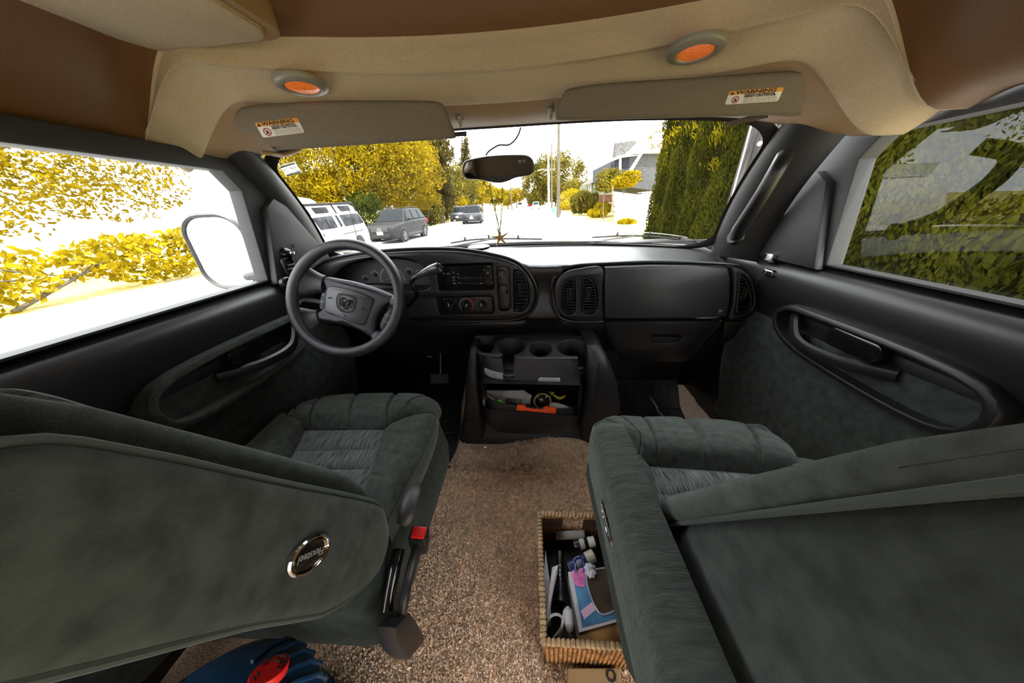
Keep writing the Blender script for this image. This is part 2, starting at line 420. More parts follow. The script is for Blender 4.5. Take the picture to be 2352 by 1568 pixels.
# ---- front doors
def door(sg, name, label):
    X = XL if sg < 0 else XR
    d = struct(name, label)
    K = lambda x, y, z: V((X-sg*x, y, z))             # x = distance inwards from the outer skin
    # inner panel: profile (inwards, height)
    pr = crom([(.012, .845, 0), (.03, .838, 0), (.065, .82, 0), (.082, .79, 0), (.082, .72, 0), (.066, .665, 0), (.062, .63, 0)], 4)
    MB().grid(lambda u, v: (lambda p: K(p.x, lerp(.16, 1.30, u), p.y))(pr[min(int(v*(len(pr)-1)+.5), len(pr)-1)]), 20, len(pr)-1).build('upper_panel', M_plast, d)
    MB().box(K(.02, .73, .735), (.03, 1.16, .20)).build('door_skin', M_black, d)
    # lower carpeted panel with a sweeping front edge
    ol = [(.16, .10), (1.02, .10), (1.10, .20), (1.16, .36), (1.17, .52), (1.12, .60), (1.00, .635), (.16, .635)]
    ol = [tuple(p[:2]) for p in crom([(a, b, 0) for a, b in ol], 5, True)]
    MB().plate(ol, [], lambda u, v, q: K(.075-q, u, v), .05, .02).build('lower_panel', M_velour2, d)
    MB().box(K(.015, .73, .33), (.02, 1.14, .64)).build('inner_skin', M_black, d)
    # pull cup: green rim, dark recess, curved grip
    cy, cz = .80, .655
    rim = [tuple(p[:2]) for p in crom([(cy-.33, cz-.075, 0), (cy-.05, cz-.085, 0), (cy+.10, cz-.055, 0), (cy+.155, cz+.005, 0), (cy+.13, cz+.05, 0), (cy+.04, cz+.068, 0), (cy-.33, cz+.055, 0)], 6, True)]
    inn = inset(rim, .02)
    MB().plate(rim, [inn], lambda u, v, q: K(.108-q, u, v), .06, .012, .004).build('pull_rim', M_velour if sg < 0 else M_plast, d)
    MB().plate(inset(rim, .016), [], lambda u, v, q: K(.072-q, u, v), .01, .002).build('pull_cup', M_black, d)
    MB().tube(crom([K(.075, cy-.20, cz-.012), K(.115, cy-.09, cz-.03), K(.118, cy+.02, cz-.025), K(.08, cy+.10, cz+.03)], 8), .012, 8, flat=1.4).build('pull_handle', M_plast, d)
    MB().plate(rrect(cy-.17, cy-.03, cz-.005, cz+.05, .02), [], lambda u, v, q: K(.105-q, u, v), .03, .008).build('latch_lever', M_gloss, d)
    # window frame and glass
    fp = [(1.245, .84), (1.06, 1.17), (.99, 1.215), (.20, 1.235), (.16, 1.20), (.16, .84)]
    fr = [tuple(p[:2]) for p in fp]
    hole = [(.90, .845), (.945, 1.12), (.91, 1.172), (.25, 1.185), (.225, 1.16), (.225, .845)]
    MB().plate(fr, [hole], lambda u, v, q: K(.055-q, u, v), .045, .006, .004).build('window_frame', M_pillar, d)
    MB().add([K(.015, *p) for p in hole], [tuple(range(6))]).build('pane', M_glass, d, smooth=False)
    # triangular mirror patch
    tri = [tuple(p[:2]) for p in crom([(1.20, .845, 0), (1.10, .99, 0), (1.045, 1.085, 0), (1.02, 1.06, 0), (.985, .93, 0), (.965, .845, 0)], 4, True)]
    MB().plate([(1.235, .83), (1.15, .965), (1.075, 1.075), (1.03, 1.10), (.985, 1.07), (.945, .95), (.905, .83)], [], lambda u, v, q: K(.08-q, u, v), .03, .008).build('mirror_patch', M_pillar, d)
    return d, K
d1, KL = door(-1, 'door_1', 'driver door with dark vinyl top and green carpeted lower panel')
d2, KR = door(1, 'door_2', 'passenger door with dark vinyl top and green carpeted lower panel')
# mirror joystick, vent slot and lock knob on the driver's door
Mk = frame(aX(658, 583, XL+.083), (0, 1, 0), None, (1, 0, 0))
b = MB(); b.lathe([(0, .014), (.008, .014), (.014, .012), (.021, .006), (.024, 0), (.024, -.004)], 24, Mk)
b.build('mirror_knob', M_gloss, d1)
MB().lathe([(0, .024), (.006, .023), (.008, .018), (.008, .01)], 16, Mk @ Matrix.Translation((.006, .002, 0))).build('knob_stick', M_chrome, d1)
MB().lathe([(.007, .002), (.006, .004), (0, .004)], 12, frame(aX(675, 563, XL+.082), (0, 1, 0), None, (1, 0, 0))).build('screw_plug', M_black, d1)
for k in range(2): MB().box(aX(666, 609+k*9, XL+.088), (.012, .035, .008)).build('vent_slot', M_black, d1, bevel=.002)
MB().plate(rrect(-.026, .026, -.034, .034, .01), [rrect(-.02, .02, -.028, .028, .008)], lambda u, v, q: aX(667, 613, XL+.092-q)*0+V((XL+.092-q, aX(667, 613, XL+.09).y+u, aX(667, 613, XL+.09).z+v)), .014, .004).build('vent_surround', M_plast, d1)
MB().lathe([(.024, -.01), (.024, .002), (.02, .006), (.016, .004), (0, .003)], 24, frame(aX(660, 651, XL+.092), (0, 1, 0), None, (1, 0, 0))).build('speaker_ring', M_plast, d1)
# chrome window switch plate and lock on the passenger door
for k, (py, h) in enumerate(((590, .03), (625, .022))):
    p = aX(1762, py, XR-.088)
    MB().plate(rrect(p.y-.03, p.y+.012, p.z-h/2, p.z+h/2, .006), [], lambda u, v, q: V((XR-.095+q, u, v)), .014, .004).build('switch_plate', M_chrome, d2)
MB().lathe([(.006, .002), (.005, .004), (0, .004)], 12, frame(aX(1757, 524, XR-.082), (0, 1, 0), None, (-1, 0, 0))).build('screw_plug', M_black, d2)

# ---- grab handle on the passenger pillar
gh = thing('grab_handle', 'thick black grab handle along the passenger windshield pillar', 'handle', aY(1715, 520, 1.03))
pth = [aX(1692, 545, .70), aX(1697, 528, .672), aX(1712, 505, .66), aX(1740, 463, .655), aX(1764, 425, .655), aX(1790, 380, .665), aX(1800, 360, .70)]
MB().tube(crom(pth, 6), .019, 12).build('grip', M_black, gh)
MB().lathe([(.026, 0), (.026, .01), (.02, .018)], 16, frame(pth[0], (0, 1, 0), None, (-1, -.3, .2))).build('mount', M_black, gh)

# ---- outside mirror on the driver's side
mc = V((-1.27, 1.12, .915))
om = thing('door_mirror', 'grey outside mirror beyond the driver window', 'car mirror', mc)
n_ = V((.30, -1, .05)).normalized(); Mm = frame(mc, (1, .3, 0), None, n_)
oval = rrect(-.105, .105, -.15, .15, .08, 8)
rings = []
for s_, h in ((.35, -.09), (.75, -.075), (.95, -.04), (1, 0), (1, .012), (.95, .018), (.9, .014), (.88, .006)): rings.append([Mm @ V((p[0]*s_, p[1]*s_, h)) for p in oval])
MB().loft(rings, True, True).build('housing', mat('mirror housing', (.05, .05, .052), .5), om)
MB().add([Mm @ V((p[0]*.9, p[1]*.9, .008)) for p in oval], [tuple(range(len(oval)))]).build('mirror_glass', mat('mirror', (.85, .86, .88), .02, metal=1), om, smooth=False)
MB().tube([mc+V((.06, 0, -.10)), mc+V((.30, .02, -.085))], .03, 10, flat=.6).build('arm', mat('mirror arm', (.04, .04, .042), .5), om)

# ---- bonnet and scuttle beyond the glass
hd = thing('bonnet', 'white van bonnet beyond the windshield', 'bonnet', (XC, 1.8, .8))
M_paint = mat('white paint', (.75, .76, .76), .25, coat=.6)
MB().grid(lambda u, v: (lambda t: V((XC+t*.86, lerp(1.50-.16*t*t, 2.25-.20*t*t, v), .872-.03*t*t-.085*v*v-.02*v)))(2*u-1), 30, 14).build('panel', M_paint, hd)
MB().grid(lambda u, v: (lambda t: V((XC+t*.86, 2.25-.20*t*t+.05*v, .767-.03*t*t-.9*v)))(2*u-1), 30, 6).build('nose', M_paint, hd)
MB().grid(lambda u, v: (lambda t: V((XC+t*.86, lerp(1.44-.18*t*t, 1.52-.16*t*t, v), .852-.022*t*t+.012*v)))(2*u-1), 30, 4).build('scuttle', M_rubber, hd)
def wiper(name, pts, label, arm):
    wp = thing(name, label, 'wiper', aY(*pts[0]), 'windshield wipers')
    P = crom([aY(x, y, Y) for x, y, Y in pts], 6)
    MB().tube(P, .0045, 6).build('blade', M_rubber, wp)
    q = [p+V((0, -.004, .010+.006*math.sin(math.pi*i/(len(P)-1)))) for i, p in enumerate(P)]
    MB().tube(q[3:-3], .004, 6, flat=.6).build('bridge', mat('wiper metal', (.25, .25, .25), .4, metal=.6), wp)
    for i in (4, len(P)//2, len(P)-5): MB().tube([P[i], q[i]+V((0, 0, .004))], .005, 6).build('claw', M_rubber, wp)
    MB().tube(crom([aY(*a) for a in arm], 5), .007, 8, flat=.6).build('arm', M_rubber, wp)
wiper('wiper', [(1035, 558, 1.47), (1090, 550, 1.49), (1160, 548, 1.50), (1245, 549, 1.50)], 'windshield wiper lying in front of the steering wheel side', [(1100, 542, 1.50), (1130, 541, 1.50), (1060, 562, 1.46), (1035, 566, 1.45)][2:] + [(1090, 556, 1.48), (1125, 549, 1.49)])
wiper('wiper', [(1360, 545, 1.49), (1450, 541, 1.49), (1530, 546, 1.46), (1612, 558, 1.42)], 'windshield wiper lying in front of the passenger side', [(1330, 562, 1.46), (1380, 553, 1.48), (1420, 547, 1.485), (1455, 542, 1.485)])

an = thing('radio_antenna', 'thin black radio antenna standing on the driver side fender', 'antenna', aY(838, 605, 1.52))
MB().tube([aY(838, 605, 1.52), aY(812, 516, 1.54), aY(762, 344, 1.56), aY(745, 286, 1.57)], [.003, .0022, .0016, .0012], 6).build('mast', M_black, an)
MB().lathe([(.016, -.03), (.014, .0), (.006, .015), (0, .015)], 12, Matrix.Translation(aY(838, 605, 1.52))).build('base', M_black, an)
# ================================================================== DASHBOARD
YD = 1.07
dash = thing('dashboard', 'dark grey van dashboard spanning the whole width under the windshield', 'dashboard', (XC, 1.2, .6))
def P2(pts, Y=YD, smooth=0, closed=True):
    q = [aY(x, y, Y) for x, y in pts]
    if smooth: q = crom(q, smooth, closed)
    return [(p.x, p.z) for p in q]
def fY(Y): return lambda u, v, d: V((u, Y+d, v))
edge = [aY(x, y, YD) for x, y in [(690, 672), (705, 645), (722, 622), (760, 600), (850, 584), (950, 577), (1050, 577), (1130, 588), (1180, 602), (1215, 614), (1250, 615), (1310, 613), (1400, 608), (1500, 605), (1680, 612), (1715, 620), (1735, 640), (1748, 672)]]
zf_t = [(p.x, p.z+.003) for p in edge]
def dash_prof(u, v):
    t = 2*u-1; x = XC+.015+t*.855; zf = interp(zf_t, x)
    yb = 1.455-.18*(t*.99)**2; zb = .857-.02*t*t; lf = sstep(.05, -.15, x)
    e = abs(t)**14
    md = max(sstep(-.015, -.04, x), sstep(.125, .15, x))*sstep(.86, .84, abs(x+.06))
    P = [(yb, min(zb, zf+.05)), (lerp(yb, 1.13, .35), lerp(zb, zf, .30)+.006-.004*lf), (lerp(yb, 1.13, .75), lerp(zb, zf, .72)+.008-.009*lf), (1.118, zf+.004), (1.092-.012*lf, zf-.004), (1.086+.06*md, zf-.018), (1.087+.105*md, zf-.032), (1.090+.02*(1-lf)+.10*md, min(.72, zf-.05)), (1.095+.10*md, .618), (1.11, .585), (1.16, .48), (1.24, .36), (1.40, .33)]
    xx = v*(len(P)-1); i = min(int(xx), len(P)-2); tt = xx-i
    a, b, c, d = P[max(i-1, 0)], P[i], P[i+1], P[min(i+2, len(P)-1)]
    f = lambda k: .5*(2*b[k]+(c[k]-a[k])*tt+(2*a[k]-5*b[k]+4*c[k]-d[k])*tt*tt+(3*b[k]-a[k]-3*c[k]+d[k])*tt**3)
    return V((x, f(0)+.08*e, f(1)))
MB().grid(dash_prof, 120, 66).build('dash_shell', M_dash, dash, angle=70)

# --- driver's module: one bezel with openings
bez = P2([(700, 742), (694, 690), (705, 642), (722, 620), (760, 598), (850, 583), (950, 576), (1050, 577), (1130, 589), (1180, 604), (1210, 628), (1228, 662), (1229, 695), (1210, 724), (1165, 736), (1080, 738), (985, 738), (820, 742)], smooth=5)
h_clu = P2([(752, 666), (762, 640), (790, 612), (830, 597), (880, 591), (930, 594), (963, 606), (981, 628), (984, 664), (900, 668), (800, 671)], smooth=4)
def prect(x0, x1, y0, y1, r, Y=YD):
    a, b = aY((x0+x1)/2, (y0+y1)/2, Y), aY(x1, (y0+y1)/2, Y); c = aY((x0+x1)/2, y0, Y)
    w_, h_ = b.x-a.x, c.z-a.z
    return rrect(a.x-w_, a.x+w_, a.z-h_, a.z+h_, r)
h_rad = prect(1003, 1133, 606, 668, .008); h_cli = prect(1004, 1133, 681, 722, .010)
h_poc = prect(1143, 1171, 613, 718, (.012, .02, .02, .012))
v1 = P2([(1180, 628), (1184, 622), (1195, 621), (1207, 634), (1215, 660), (1217, 680), (1213, 702), (1203, 714), (1185, 715), (1181, 708)], smooth=4)
bezel = MB().plate(bez, [h_clu, h_rad, h_cli, h_poc, v1], fY(YD), .07, .010, .004, hdepth=.085).build('driver_bezel', M_plast, dash, angle=50)
# raised rim line round the bezel
MB().tube([V((x, YD+.016, z)) for x, z in inset(bez, -.006)], .006, 8, True).build('bezel_rim', M_dash, dash)
# --- instrument cluster
YG = YD+.085
clu = MB().plate(P2([(752, 672), (770, 640), (800, 612), (860, 596), (940, 598), (990, 625), (992, 672)], YG, 4), [], fY(YG), .006, .001).build('instrument_cluster', mat('cluster face', (.035, .036, .042), .6), dash)
def ticks(name, c, r0, r1, a0, a1, n, Y, m, wd=.0009, par=None):
    b = MB()
    for k in range(n):
        a = math.radians(lerp(a0, a1, k/(n-1))); e = (math.cos(a), math.sin(a)); q = r1 if k % 2 == 0 else lerp(r0, r1, .6)
        p0 = V((c.x+e[0]*r0, Y, c.z+e[1]*r0)); p1 = V((c.x+e[0]*q, Y, c.z+e[1]*q)); s_ = V((-e[1], 0, e[0]))*wd
        b.add([p0-s_, p0+s_, p1+s_, p1-s_, *[p+V((0, .0006, 0)) for p in (p0-s_, p0+s_, p1+s_, p1-s_)]], [(0, 1, 2, 3), (4, 7, 6, 5), (0, 4, 5, 1), (2, 6, 7, 3)])
    o = b.build(name, m, par or clu, smooth=False); o['kind'] = 'stuff'; return o
TXT = lambda p, sx=1: frame(p, (1, 0, 0), None, (0, -1, 0))
M_red = mat('red print', (.55, .05, .04), .5)
c0 = aY(902, 641, YG); sp = (aY(930, 641, YG).x-c0.x)
ticks('speed_marks', c0, sp*.92, sp*1.05, -12, 192, 42, YG-.0012, M_print)
for k, s_ in enumerate(('20', '40', '60', '80', '100', '120')):
    a = math.radians(lerp(170, 10, k/5)); text('numeral', s_, .0085, M_dim, clu, TXT(V((c0.x+sp*.72*math.cos(a), YG-.0012, c0.z+sp*.72*math.sin(a)))))
text('numeral', 'MPH', .006, M_dim, clu, TXT(aY(897, 649, YG-.001)))
MB().tube([aY(875, 646, YG-.003), aY(897, 639, YG-.003)], .0012, 6).build('needle', mat('needle', (.5, .2, .18), .5), clu)
for (x, y, s_) in ((840, 640, .012), (862, 631, .014), (940, 626, .016), (963, 628, .013)):
    g0 = aY(x, y, YG)
    ticks('gauge_marks', g0, s_*1.0, s_*1.4, 30, 150, 7, YG-.0012, M_print)
    MB().lathe([(s_*.45, -.001), (s_*.45, .006), (s_*.3, .008), (0, .008)], 16, frame(g0, (1, 0, 0), None, (0, -1, 0))).build('gauge_hub', M_black, clu)
    MB().tube([g0+V((0, -.005, 0)), g0+V((-s_*.9, -.005, s_*.5))], .0009, 5).build('needle', M_red if x > 930 else M_dim, clu)
text('numeral', '100', .005, M_dim, clu, TXT(aY(862, 622, YG-.001))); text('numeral', '260', .005, M_dim, clu, TXT(aY(870, 626, YG-.001)))
MB().box(aY(868, 657, YG-.006), (.05, .012, .007)).build('odometer', mat('odometer', (.05, .052, .06), .3), clu, bevel=.001)
MB().plate(P2([(790, 672), (800, 657), (850, 654), (980, 660), (984, 672)], YD+.05), [], fY(YD+.05), .04, .004).build('cluster_sill', M_plast, clu)
# --- radio
YR = YD+.03
rad = MB().box(((aY(1009, 630, YR).x+aY(1132, 630, YR).x)/2, YR+.04, aY(1070, 633, YR).z), (aY(1132, 630, YR).x-aY(1009, 630, YR).x, .08, aY(1070, 609, YR).z-aY(1070, 656, YR).z)).build('radio', M_gloss, dash, bevel=.002)
def rp(x, y, d=.0): return aY(x, y, YR-d)
MB().box(rp(1083, 617, .001), (.10, .004, .016)).build('display', mat('display', (.004, .005, .005), .05), rad)
MB().lathe([(.009, 0), (.0088, .006), (.007, .009), (0, .009)], 20, TXT(rp(1026, 617))).build('volume_knob', M_gloss, rad)
MB().lathe([(.015, 0), (.014, .004), (.012, .006), (0, .006)], 24, TXT(rp(1121, 642))).build('seek_pad', M_gloss, rad)
for i in range(6): MB().box(rp(1058+i*9.0, 650.5, .001), (.011, .004, .006)).build('preset_button', M_black, rad, bevel=.001)
for (x, y) in ((1020, 629), (1030, 629), (1042, 626), (1043, 637), (1043, 645), (1044, 651), (1119, 622), (1119, 627)): MB().box(rp(x, y, .001), (.013, .004, .008)).build('button', M_black, rad, bevel=.001)
MB().box(rp(1078, 638, .001), (.085, .004, .006)).build('tape_door', M_black, rad, bevel=.001)
for s_, x, y, z in (('VOL', 1017, 612, .004), ('PWR', 1019, 628, .004), ('EJECT', 1030, 628, .004), ('AM', 1041, 625, .005), ('CD', 1052, 629, .005), ('TUNE', 1122, 612, .0045), ('SEEK', 1042, 637, .004), ('SET', 1042, 643, .004), ('MODE', 1044, 651, .004), ('SCAN', 1054, 649, .004), ('RW', 1053, 637, .005), ('FF', 1105, 638, .005), ('AM/FM', 1105, 651, .004), ('BAL', 1112, 620, .004), ('FADE', 1120, 627, .004), ('COMPACT', 1073, 637, .0035)):
    text('lettering', s_, z, M_print if s_ != 'COMPACT' else M_dim, rad, TXT(rp(x, y, .0042)), bold=.0001)
for i in range(3): MB().box(rp(1068+i*12, 650.5, .0035), (.0018, .001, .0018)).build('preset_dot', M_print, rad)
for a in range(4):
    t = math.radians(45+90*a); p = rp(1121, 642, .004); MB().add([p+V((math.cos(t+s_)*r2, 0, math.sin(t+s_)*r2)) for s_, r2 in ((-.12, .0135), (.12, .0135), (0, .0175))]+[p+V((0, .001, 0))], [(0, 1, 2), (0, 2, 3), (1, 3, 2), (0, 3, 1)]).build('seek_arrow', M_print, rad, smooth=False)
MB().hexa([V((x, y, z)) for (x, y, z) in ((h_rad[0][0], YD+.004, h_rad[1][1]-.002), (-1, 0, 0)) if 0]) if 0 else None
pA, pB = rp(1006, 660), rp(1132, 660)
MB().add([V((pA.x, YD+.006, aY(1070, 666, YD).z)), V((pB.x, YD+.006, aY(1070, 666, YD).z)), V((pB.x, YR+.002, aY(1070, 655, YR).z)), V((pA.x, YR+.002, aY(1070, 655, YR).z))], [(0, 1, 2, 3)]).build('radio_ledge', M_plast, dash, smooth=False)
# --- climate controls
YK = YD+.022
cl = MB().plate(prect(1007, 1131, 682, 721, .006, YK), [], fY(YK), .004, .001).build('climate_panel', M_black, dash)
def knob(x, y, r, ang):
    Mx = TXT(aY(x, y, YK)) @ Matrix.Rotation(math.radians(ang), 4, 'Z')
    k = MB().lathe([(r*1.12, 0), (r*1.12, .004), (r, .006), (r*.95, .016), (r*.85, .018), (0, .018)], 28, Mx).build('dial', M_black, cl)
    MB().plate(rrect(-r*.26, r*.26, -r*1.0, r*1.0, r*.2), [], lambda u, v, d: Mx @ V((u, v, .026-d)), .012, .003).build('grip', M_gloss, k)
    MB().box(Mx @ V((0, r*.55, .0262)), (.0022, .001, r*.8), (Mx.to_3x3() @ Matrix.Rotation(math.radians(-90), 3, 'X'))).build('pointer', M_white, k, smooth=False)
kr = (aY(1081, 700, YK).x-aY(1071, 700, YK).x)
knob(1036, 700, kr*.9, 15); knob(1071, 700, kr*.95, -40); knob(1108, 700, kr*.9, 8)
def arc(x, y, r, a0, a1, m, nm, wd=.004):
    c = aY(x, y, YK-.0015); b = MB()
    b.grid(lambda u, v: (lambda a, q: V((c.x+q*math.cos(a), c.y, c.z+q*math.sin(a))))(math.radians(lerp(a0, a1, u)), r+(v-.5)*wd), 24, 1)
    o = b.build(nm, m, cl, smooth=False); s_ = o.modifiers.new('s', 'SOLIDIFY'); s_.thickness = .001
arc(1071, 700, kr*1.5, 90, 225, mat('blue print', (.16, .25, .31), .5), 'cold_arc'); arc(1071, 700, kr*1.5, -45, 90, mat('warm print', (.42, .035, .03), .5), 'warm_arc')
ticks('fan_marks', aY(1036, 700, YK), kr*1.4, kr*1.65, 40, 150, 4, YK-.0012, M_print, .0008, cl)
for a in range(6):
    t = math.radians(lerp(150, 20, a/5)); p = aY(1108, 700, YK-.0012); q = V((p.x+kr*1.65*math.cos(t), p.y, p.z+kr*1.65*math.sin(t)))
    MB().tube([q+V((-.0022, 0, .001)), q, q+V((.0024, 0, .0005)), q+V((.001, 0, -.002))], .0007, 4).build('vent_symbol', M_print, cl)
MB().box(aY(1020, 687, YK-.001), (.004, .001, .004)).build('fan_symbol', M_print, cl)
text('lettering', 'A/C', .0045, M_dim, cl, TXT(aY(1091, 696, YK-.001))); text('lettering', 'OFF', .0045, M_dim, cl, TXT(aY(1090, 702, YK-.001)))
pA, pB = aY(1007, 720, YK), aY(1131, 720, YK)
MB().add([V((pA.x, YD+.005, aY(1070, 721, YD).z)), V((pB.x, YD+.005, aY(1070, 721, YD).z)), V((pB.x, YK+.001, aY(1070, 717, YK).z)), V((pA.x, YK+.001, aY(1070, 717, YK).z))], [(0, 1, 2, 3)]).build('climate_ledge', M_plast, dash, smooth=False)
# --- pocket with lighter and power outlet
po = MB().plate(prect(1142, 1172, 612, 719, (.012, .02, .02, .012), YD+.03), [], fY(YD+.03), .004, .001).build('pocket', M_dash, dash)
Ml = TXT(aY(1153, 627, YD+.03))
MB().lathe([(.014, 0), (.014, .012), (.012, .016), (.0105, .013), (0, .013)], 28, Ml).build('lighter', M_gloss, po)
MB().lathe([(.0112, .0155), (.0118, .0165), (.0124, .0155)], 28, Ml, False).build('lighter_ring', M_print, po)
MB().tube([Ml @ V((.004, .005, .014)), Ml @ V((-.004, 0, .014)), Ml @ V((.004, -.005, .014))], .0009, 5).build('lighter_symbol', M_print, po)
Mo = TXT(aY(1156, 661, YD+.03))
MB().lathe([(.0165, 0), (.0165, .010), (.015, .013), (0, .0145)], 28, Mo).build('outlet_cap', mat('outlet cap', (.03, .03, .031), .4), po)
MB().plate(rrect(-.022, -.008, -.016, -.006, .003), [], lambda u, v, d: Mo @ V((u, v, .010-d)), .008, .002).build('cap_tab', M_plast, po)
text('lettering', 'POWER', .0045, M_dim, po, TXT(aY(1156, 657, YD+.0152))); text('lettering', 'OUTLET', .004, M_dim, po, TXT(aY(1156, 662, YD+.0152)))
MB().tube([Mo @ V((.008, -.014, .006)), Mo @ V((.018, -.022, .008))], .003, 6).build('cap_strap', M_plast, po)
# --- air vents
def xrange(poly, z):
    xs = []
    for i in range(len(poly)):
        (x0, z0), (x1, z1) = poly[i-1], poly[i]
        if (z0 <= z) != (z1 <= z): xs.append(x0+(x1-x0)*(z-z0)/(z1-z0))
    return (min(xs), max(xs)) if len(xs) > 1 else None
def vent(poly, Y, nsl, tabx):
    v = MB().plate(poly, [inset(poly, .006)], fY(Y), .03, .004, .002).build('air_vent', M_plast, dash)
    ip = inset(poly, .004); zs = [p[1] for p in ip]; z0, z1 = min(zs), max(zs); tz = (z0+z1)/2+.004
    xs = [p[0] for p in ip]; tx = lerp(min(xs), max(xs), tabx)
    MB().plate(poly, [], fY(Y+.032), .003, .0005).build('duct', M_black, v)
    for k in range(nsl):
        z = lerp(z0, z1, (k+.5)/nsl); r = xrange(ip, z)
        if not r: continue
        R = Matrix.Rotation(math.radians(-18), 3, 'X')
        MB().box(((r[0]+r[1])/2, Y+.013, z), (r[1]-r[0], .020, .0035), R).build('slat', M_plast, v, bevel=.001, seg=1)
    MB().plate(rrect(tx-.010, tx+.010, tz-.028, tz+.028, .006), [rrect(tx-.0065, tx+.0065, tz-.0245, tz+.0245, .004)], fY(Y+.002), .014, .002, .001).build('vane_frame', M_plast, v)
    MB().plate(rrect(tx-.004, tx+.004, tz-.022, tz+.022, .004), [], fY(Y-.002), .02, .003).build('vane_tab', M_black, v)
    return v
vent(inset(v1, .002), YD+.006, 12, .42)
# --- passenger module
YP = 1.075
vl = P2([(1319, 640), (1322, 662), (1322, 700), (1318, 720), (1302, 722), (1292, 714), (1289, 692), (1294, 657), (1305, 642)], YP, 3)
vr = P2([(1340, 637), (1352, 637), (1366, 648), (1373, 675), (1373, 702), (1366, 718), (1352, 721), (1339, 719), (1335, 700), (1336, 655)], YP, 3)
pm = P2([(1385, 614), (1385, 660), (1385, 700), (1384, 736), (1345, 738), (1315, 736), (1290, 725), (1276, 703), (1273, 672), (1280, 645), (1298, 626), (1330, 617)], YP, 3)
MB().plate(pm, [vl, vr], fY(YP), .06, .007, .003, hdepth=.04).build('centre_vent_bezel', M_plast, dash, angle=50)
vent(inset(vl, .002), YP+.006, 12, .58); vent(inset(vr, .002), YP+.006, 12, .42)
ab = P2([(1389, 613), (1440, 611), (1500, 609), (1600, 610), (1674, 615), (1680, 640), (1679, 690), (1671, 729), (1600, 732), (1500, 733), (1440, 733), (1389, 733), (1388, 680)], YP-.004)
M_bag = mat('grained airbag cover', (.017, .017, .018), .4, bump=.14, bs=380)
abd = MB().plate(ab, [], fY(YP-.004), .05, .012).build('airbag_cover', M_bag, dash)
text('lettering', 'SRS', .011, M_dim, abd, TXT(aY(1655, 714, YP-.0045)), bold=.0003); text('lettering', 'AIRBAG', .006, M_dim, abd, TXT(aY(1655, 719.5, YP-.0045)))
vR = P2([(1699, 633), (1712, 634), (1724, 650), (1731, 675), (1732, 695), (1726, 712), (1712, 719), (1693, 721), (1693, 700), (1697, 665)], YP, 3)
rm = P2([(1684, 616), (1710, 622), (1731, 642), (1743, 672), (1742, 700), (1731, 722), (1710, 732), (1676, 734), (1682, 700), (1685, 655)], YP, 3)
MB().plate(rm, [vR], fY(YP), .06, .008, .003, hdepth=.04).build('side_vent_bezel', M_plast, dash, angle=50)
vent(inset(vR, .002), YP+.006, 11, .55)
pmo = inset(pm, -.007)
MB().tube(crom([V((x, YP+.02, z)) for x, z in P2([(1388, 742), (1315, 742), (1284, 729), (1269, 705), (1266, 670), (1274, 640), (1295, 620), (1330, 611), (1400, 607), (1500, 603), (1600, 604), (1684, 609), (1714, 616), (1738, 638), (1751, 672), (1750, 703), (1736, 728), (1710, 738)], YP)], 5), .006, 8).build('passenger_rim', M_dash, dash)
# --- glove box
gp = V((0, 1.085, .60)); gn = V((0, 1, .32)).normalized()
def gP(pts): return [aP(x, y, gp, gn) for x, y in pts]
ux = V((1, 0, 0)); vx = gn.cross(ux)*-1
if vx.z < 0: vx = -vx
def g2(pts, sm=0):
    q = gP(pts); q = crom(q, sm, True) if sm else q
    return [((p-gp).dot(ux), (p-gp).dot(vx)) for p in q]
g3 = lambda off=0: (lambda u, v, d: gp+ux*u+vx*v+gn*(d+off))
gb = MB().plate(g2([(1389, 740), (1500, 740), (1600, 739), (1660, 738), (1655, 770), (1643, 800), (1610, 826), (1560, 832), (1425, 832), (1414, 808), (1402, 785), (1392, 762)]), [g2([(1498, 769), (1510, 767), (1555, 767), (1565, 773), (1562, 783), (1550, 789), (1505, 789), (1494, 784)])], g3(), .03, .006, .003).build('glove_box_door', M_dash, dash)
MB().plate(g2([(1490, 762), (1570, 762), (1570, 795), (1490, 795)]), [], g3(.02), .004, .001).build('handle_recess', M_black, dash)
MB().plate(g2([(1494, 780), (1500, 777), (1562, 777), (1564, 783), (1550, 790), (1505, 790)]), [], g3(.004), .012, .003).build('glove_box_handle', M_plast, dash)
MB().plate(g2([(1664, 737), (1705, 738), (1738, 733), (1748, 715), (1745, 742), (1728, 765), (1690, 775), (1650, 800), (1660, 770)]), [], g3(.0), .04, .01).build('dash_end_cap', M_dash, dash)
# --- seam under the radio, lower panel and labels
MB().tube([aY(988, 741, YD+.012), aY(1103, 742, YD+.012)], .0022, 6).build('lower_seam', M_plast, dash)
text('lettering', 'HOOD', .009, M_dim, dash, frame(aY(987, 819, 1.13), (1, 0, 0), None, (0, -1, .3)), bold=.0002)
# round mount plate left on top of the dash
p = aY(1100, 570, 1.17)
dm = thing('mount_disc', 'round dark rimmed mounting disc lying on top of the dash', 'disc', p)
q = V((p.x, p.y, p.z))
MB().lathe([(.044, 0), (.046, .004), (.044, .008), (.040, .007), (0, .0065)], 36, Matrix.Translation(q) @ Matrix.Rotation(math.radians(4), 4, 'X')).build('disc', M_gloss, dm)
MB().lathe([(.012, -.006), (.014, .001), (.012, .002)], 16, Matrix.Translation(q+V((-.012, -.036, 0)))).build('tab', M_black, dm)

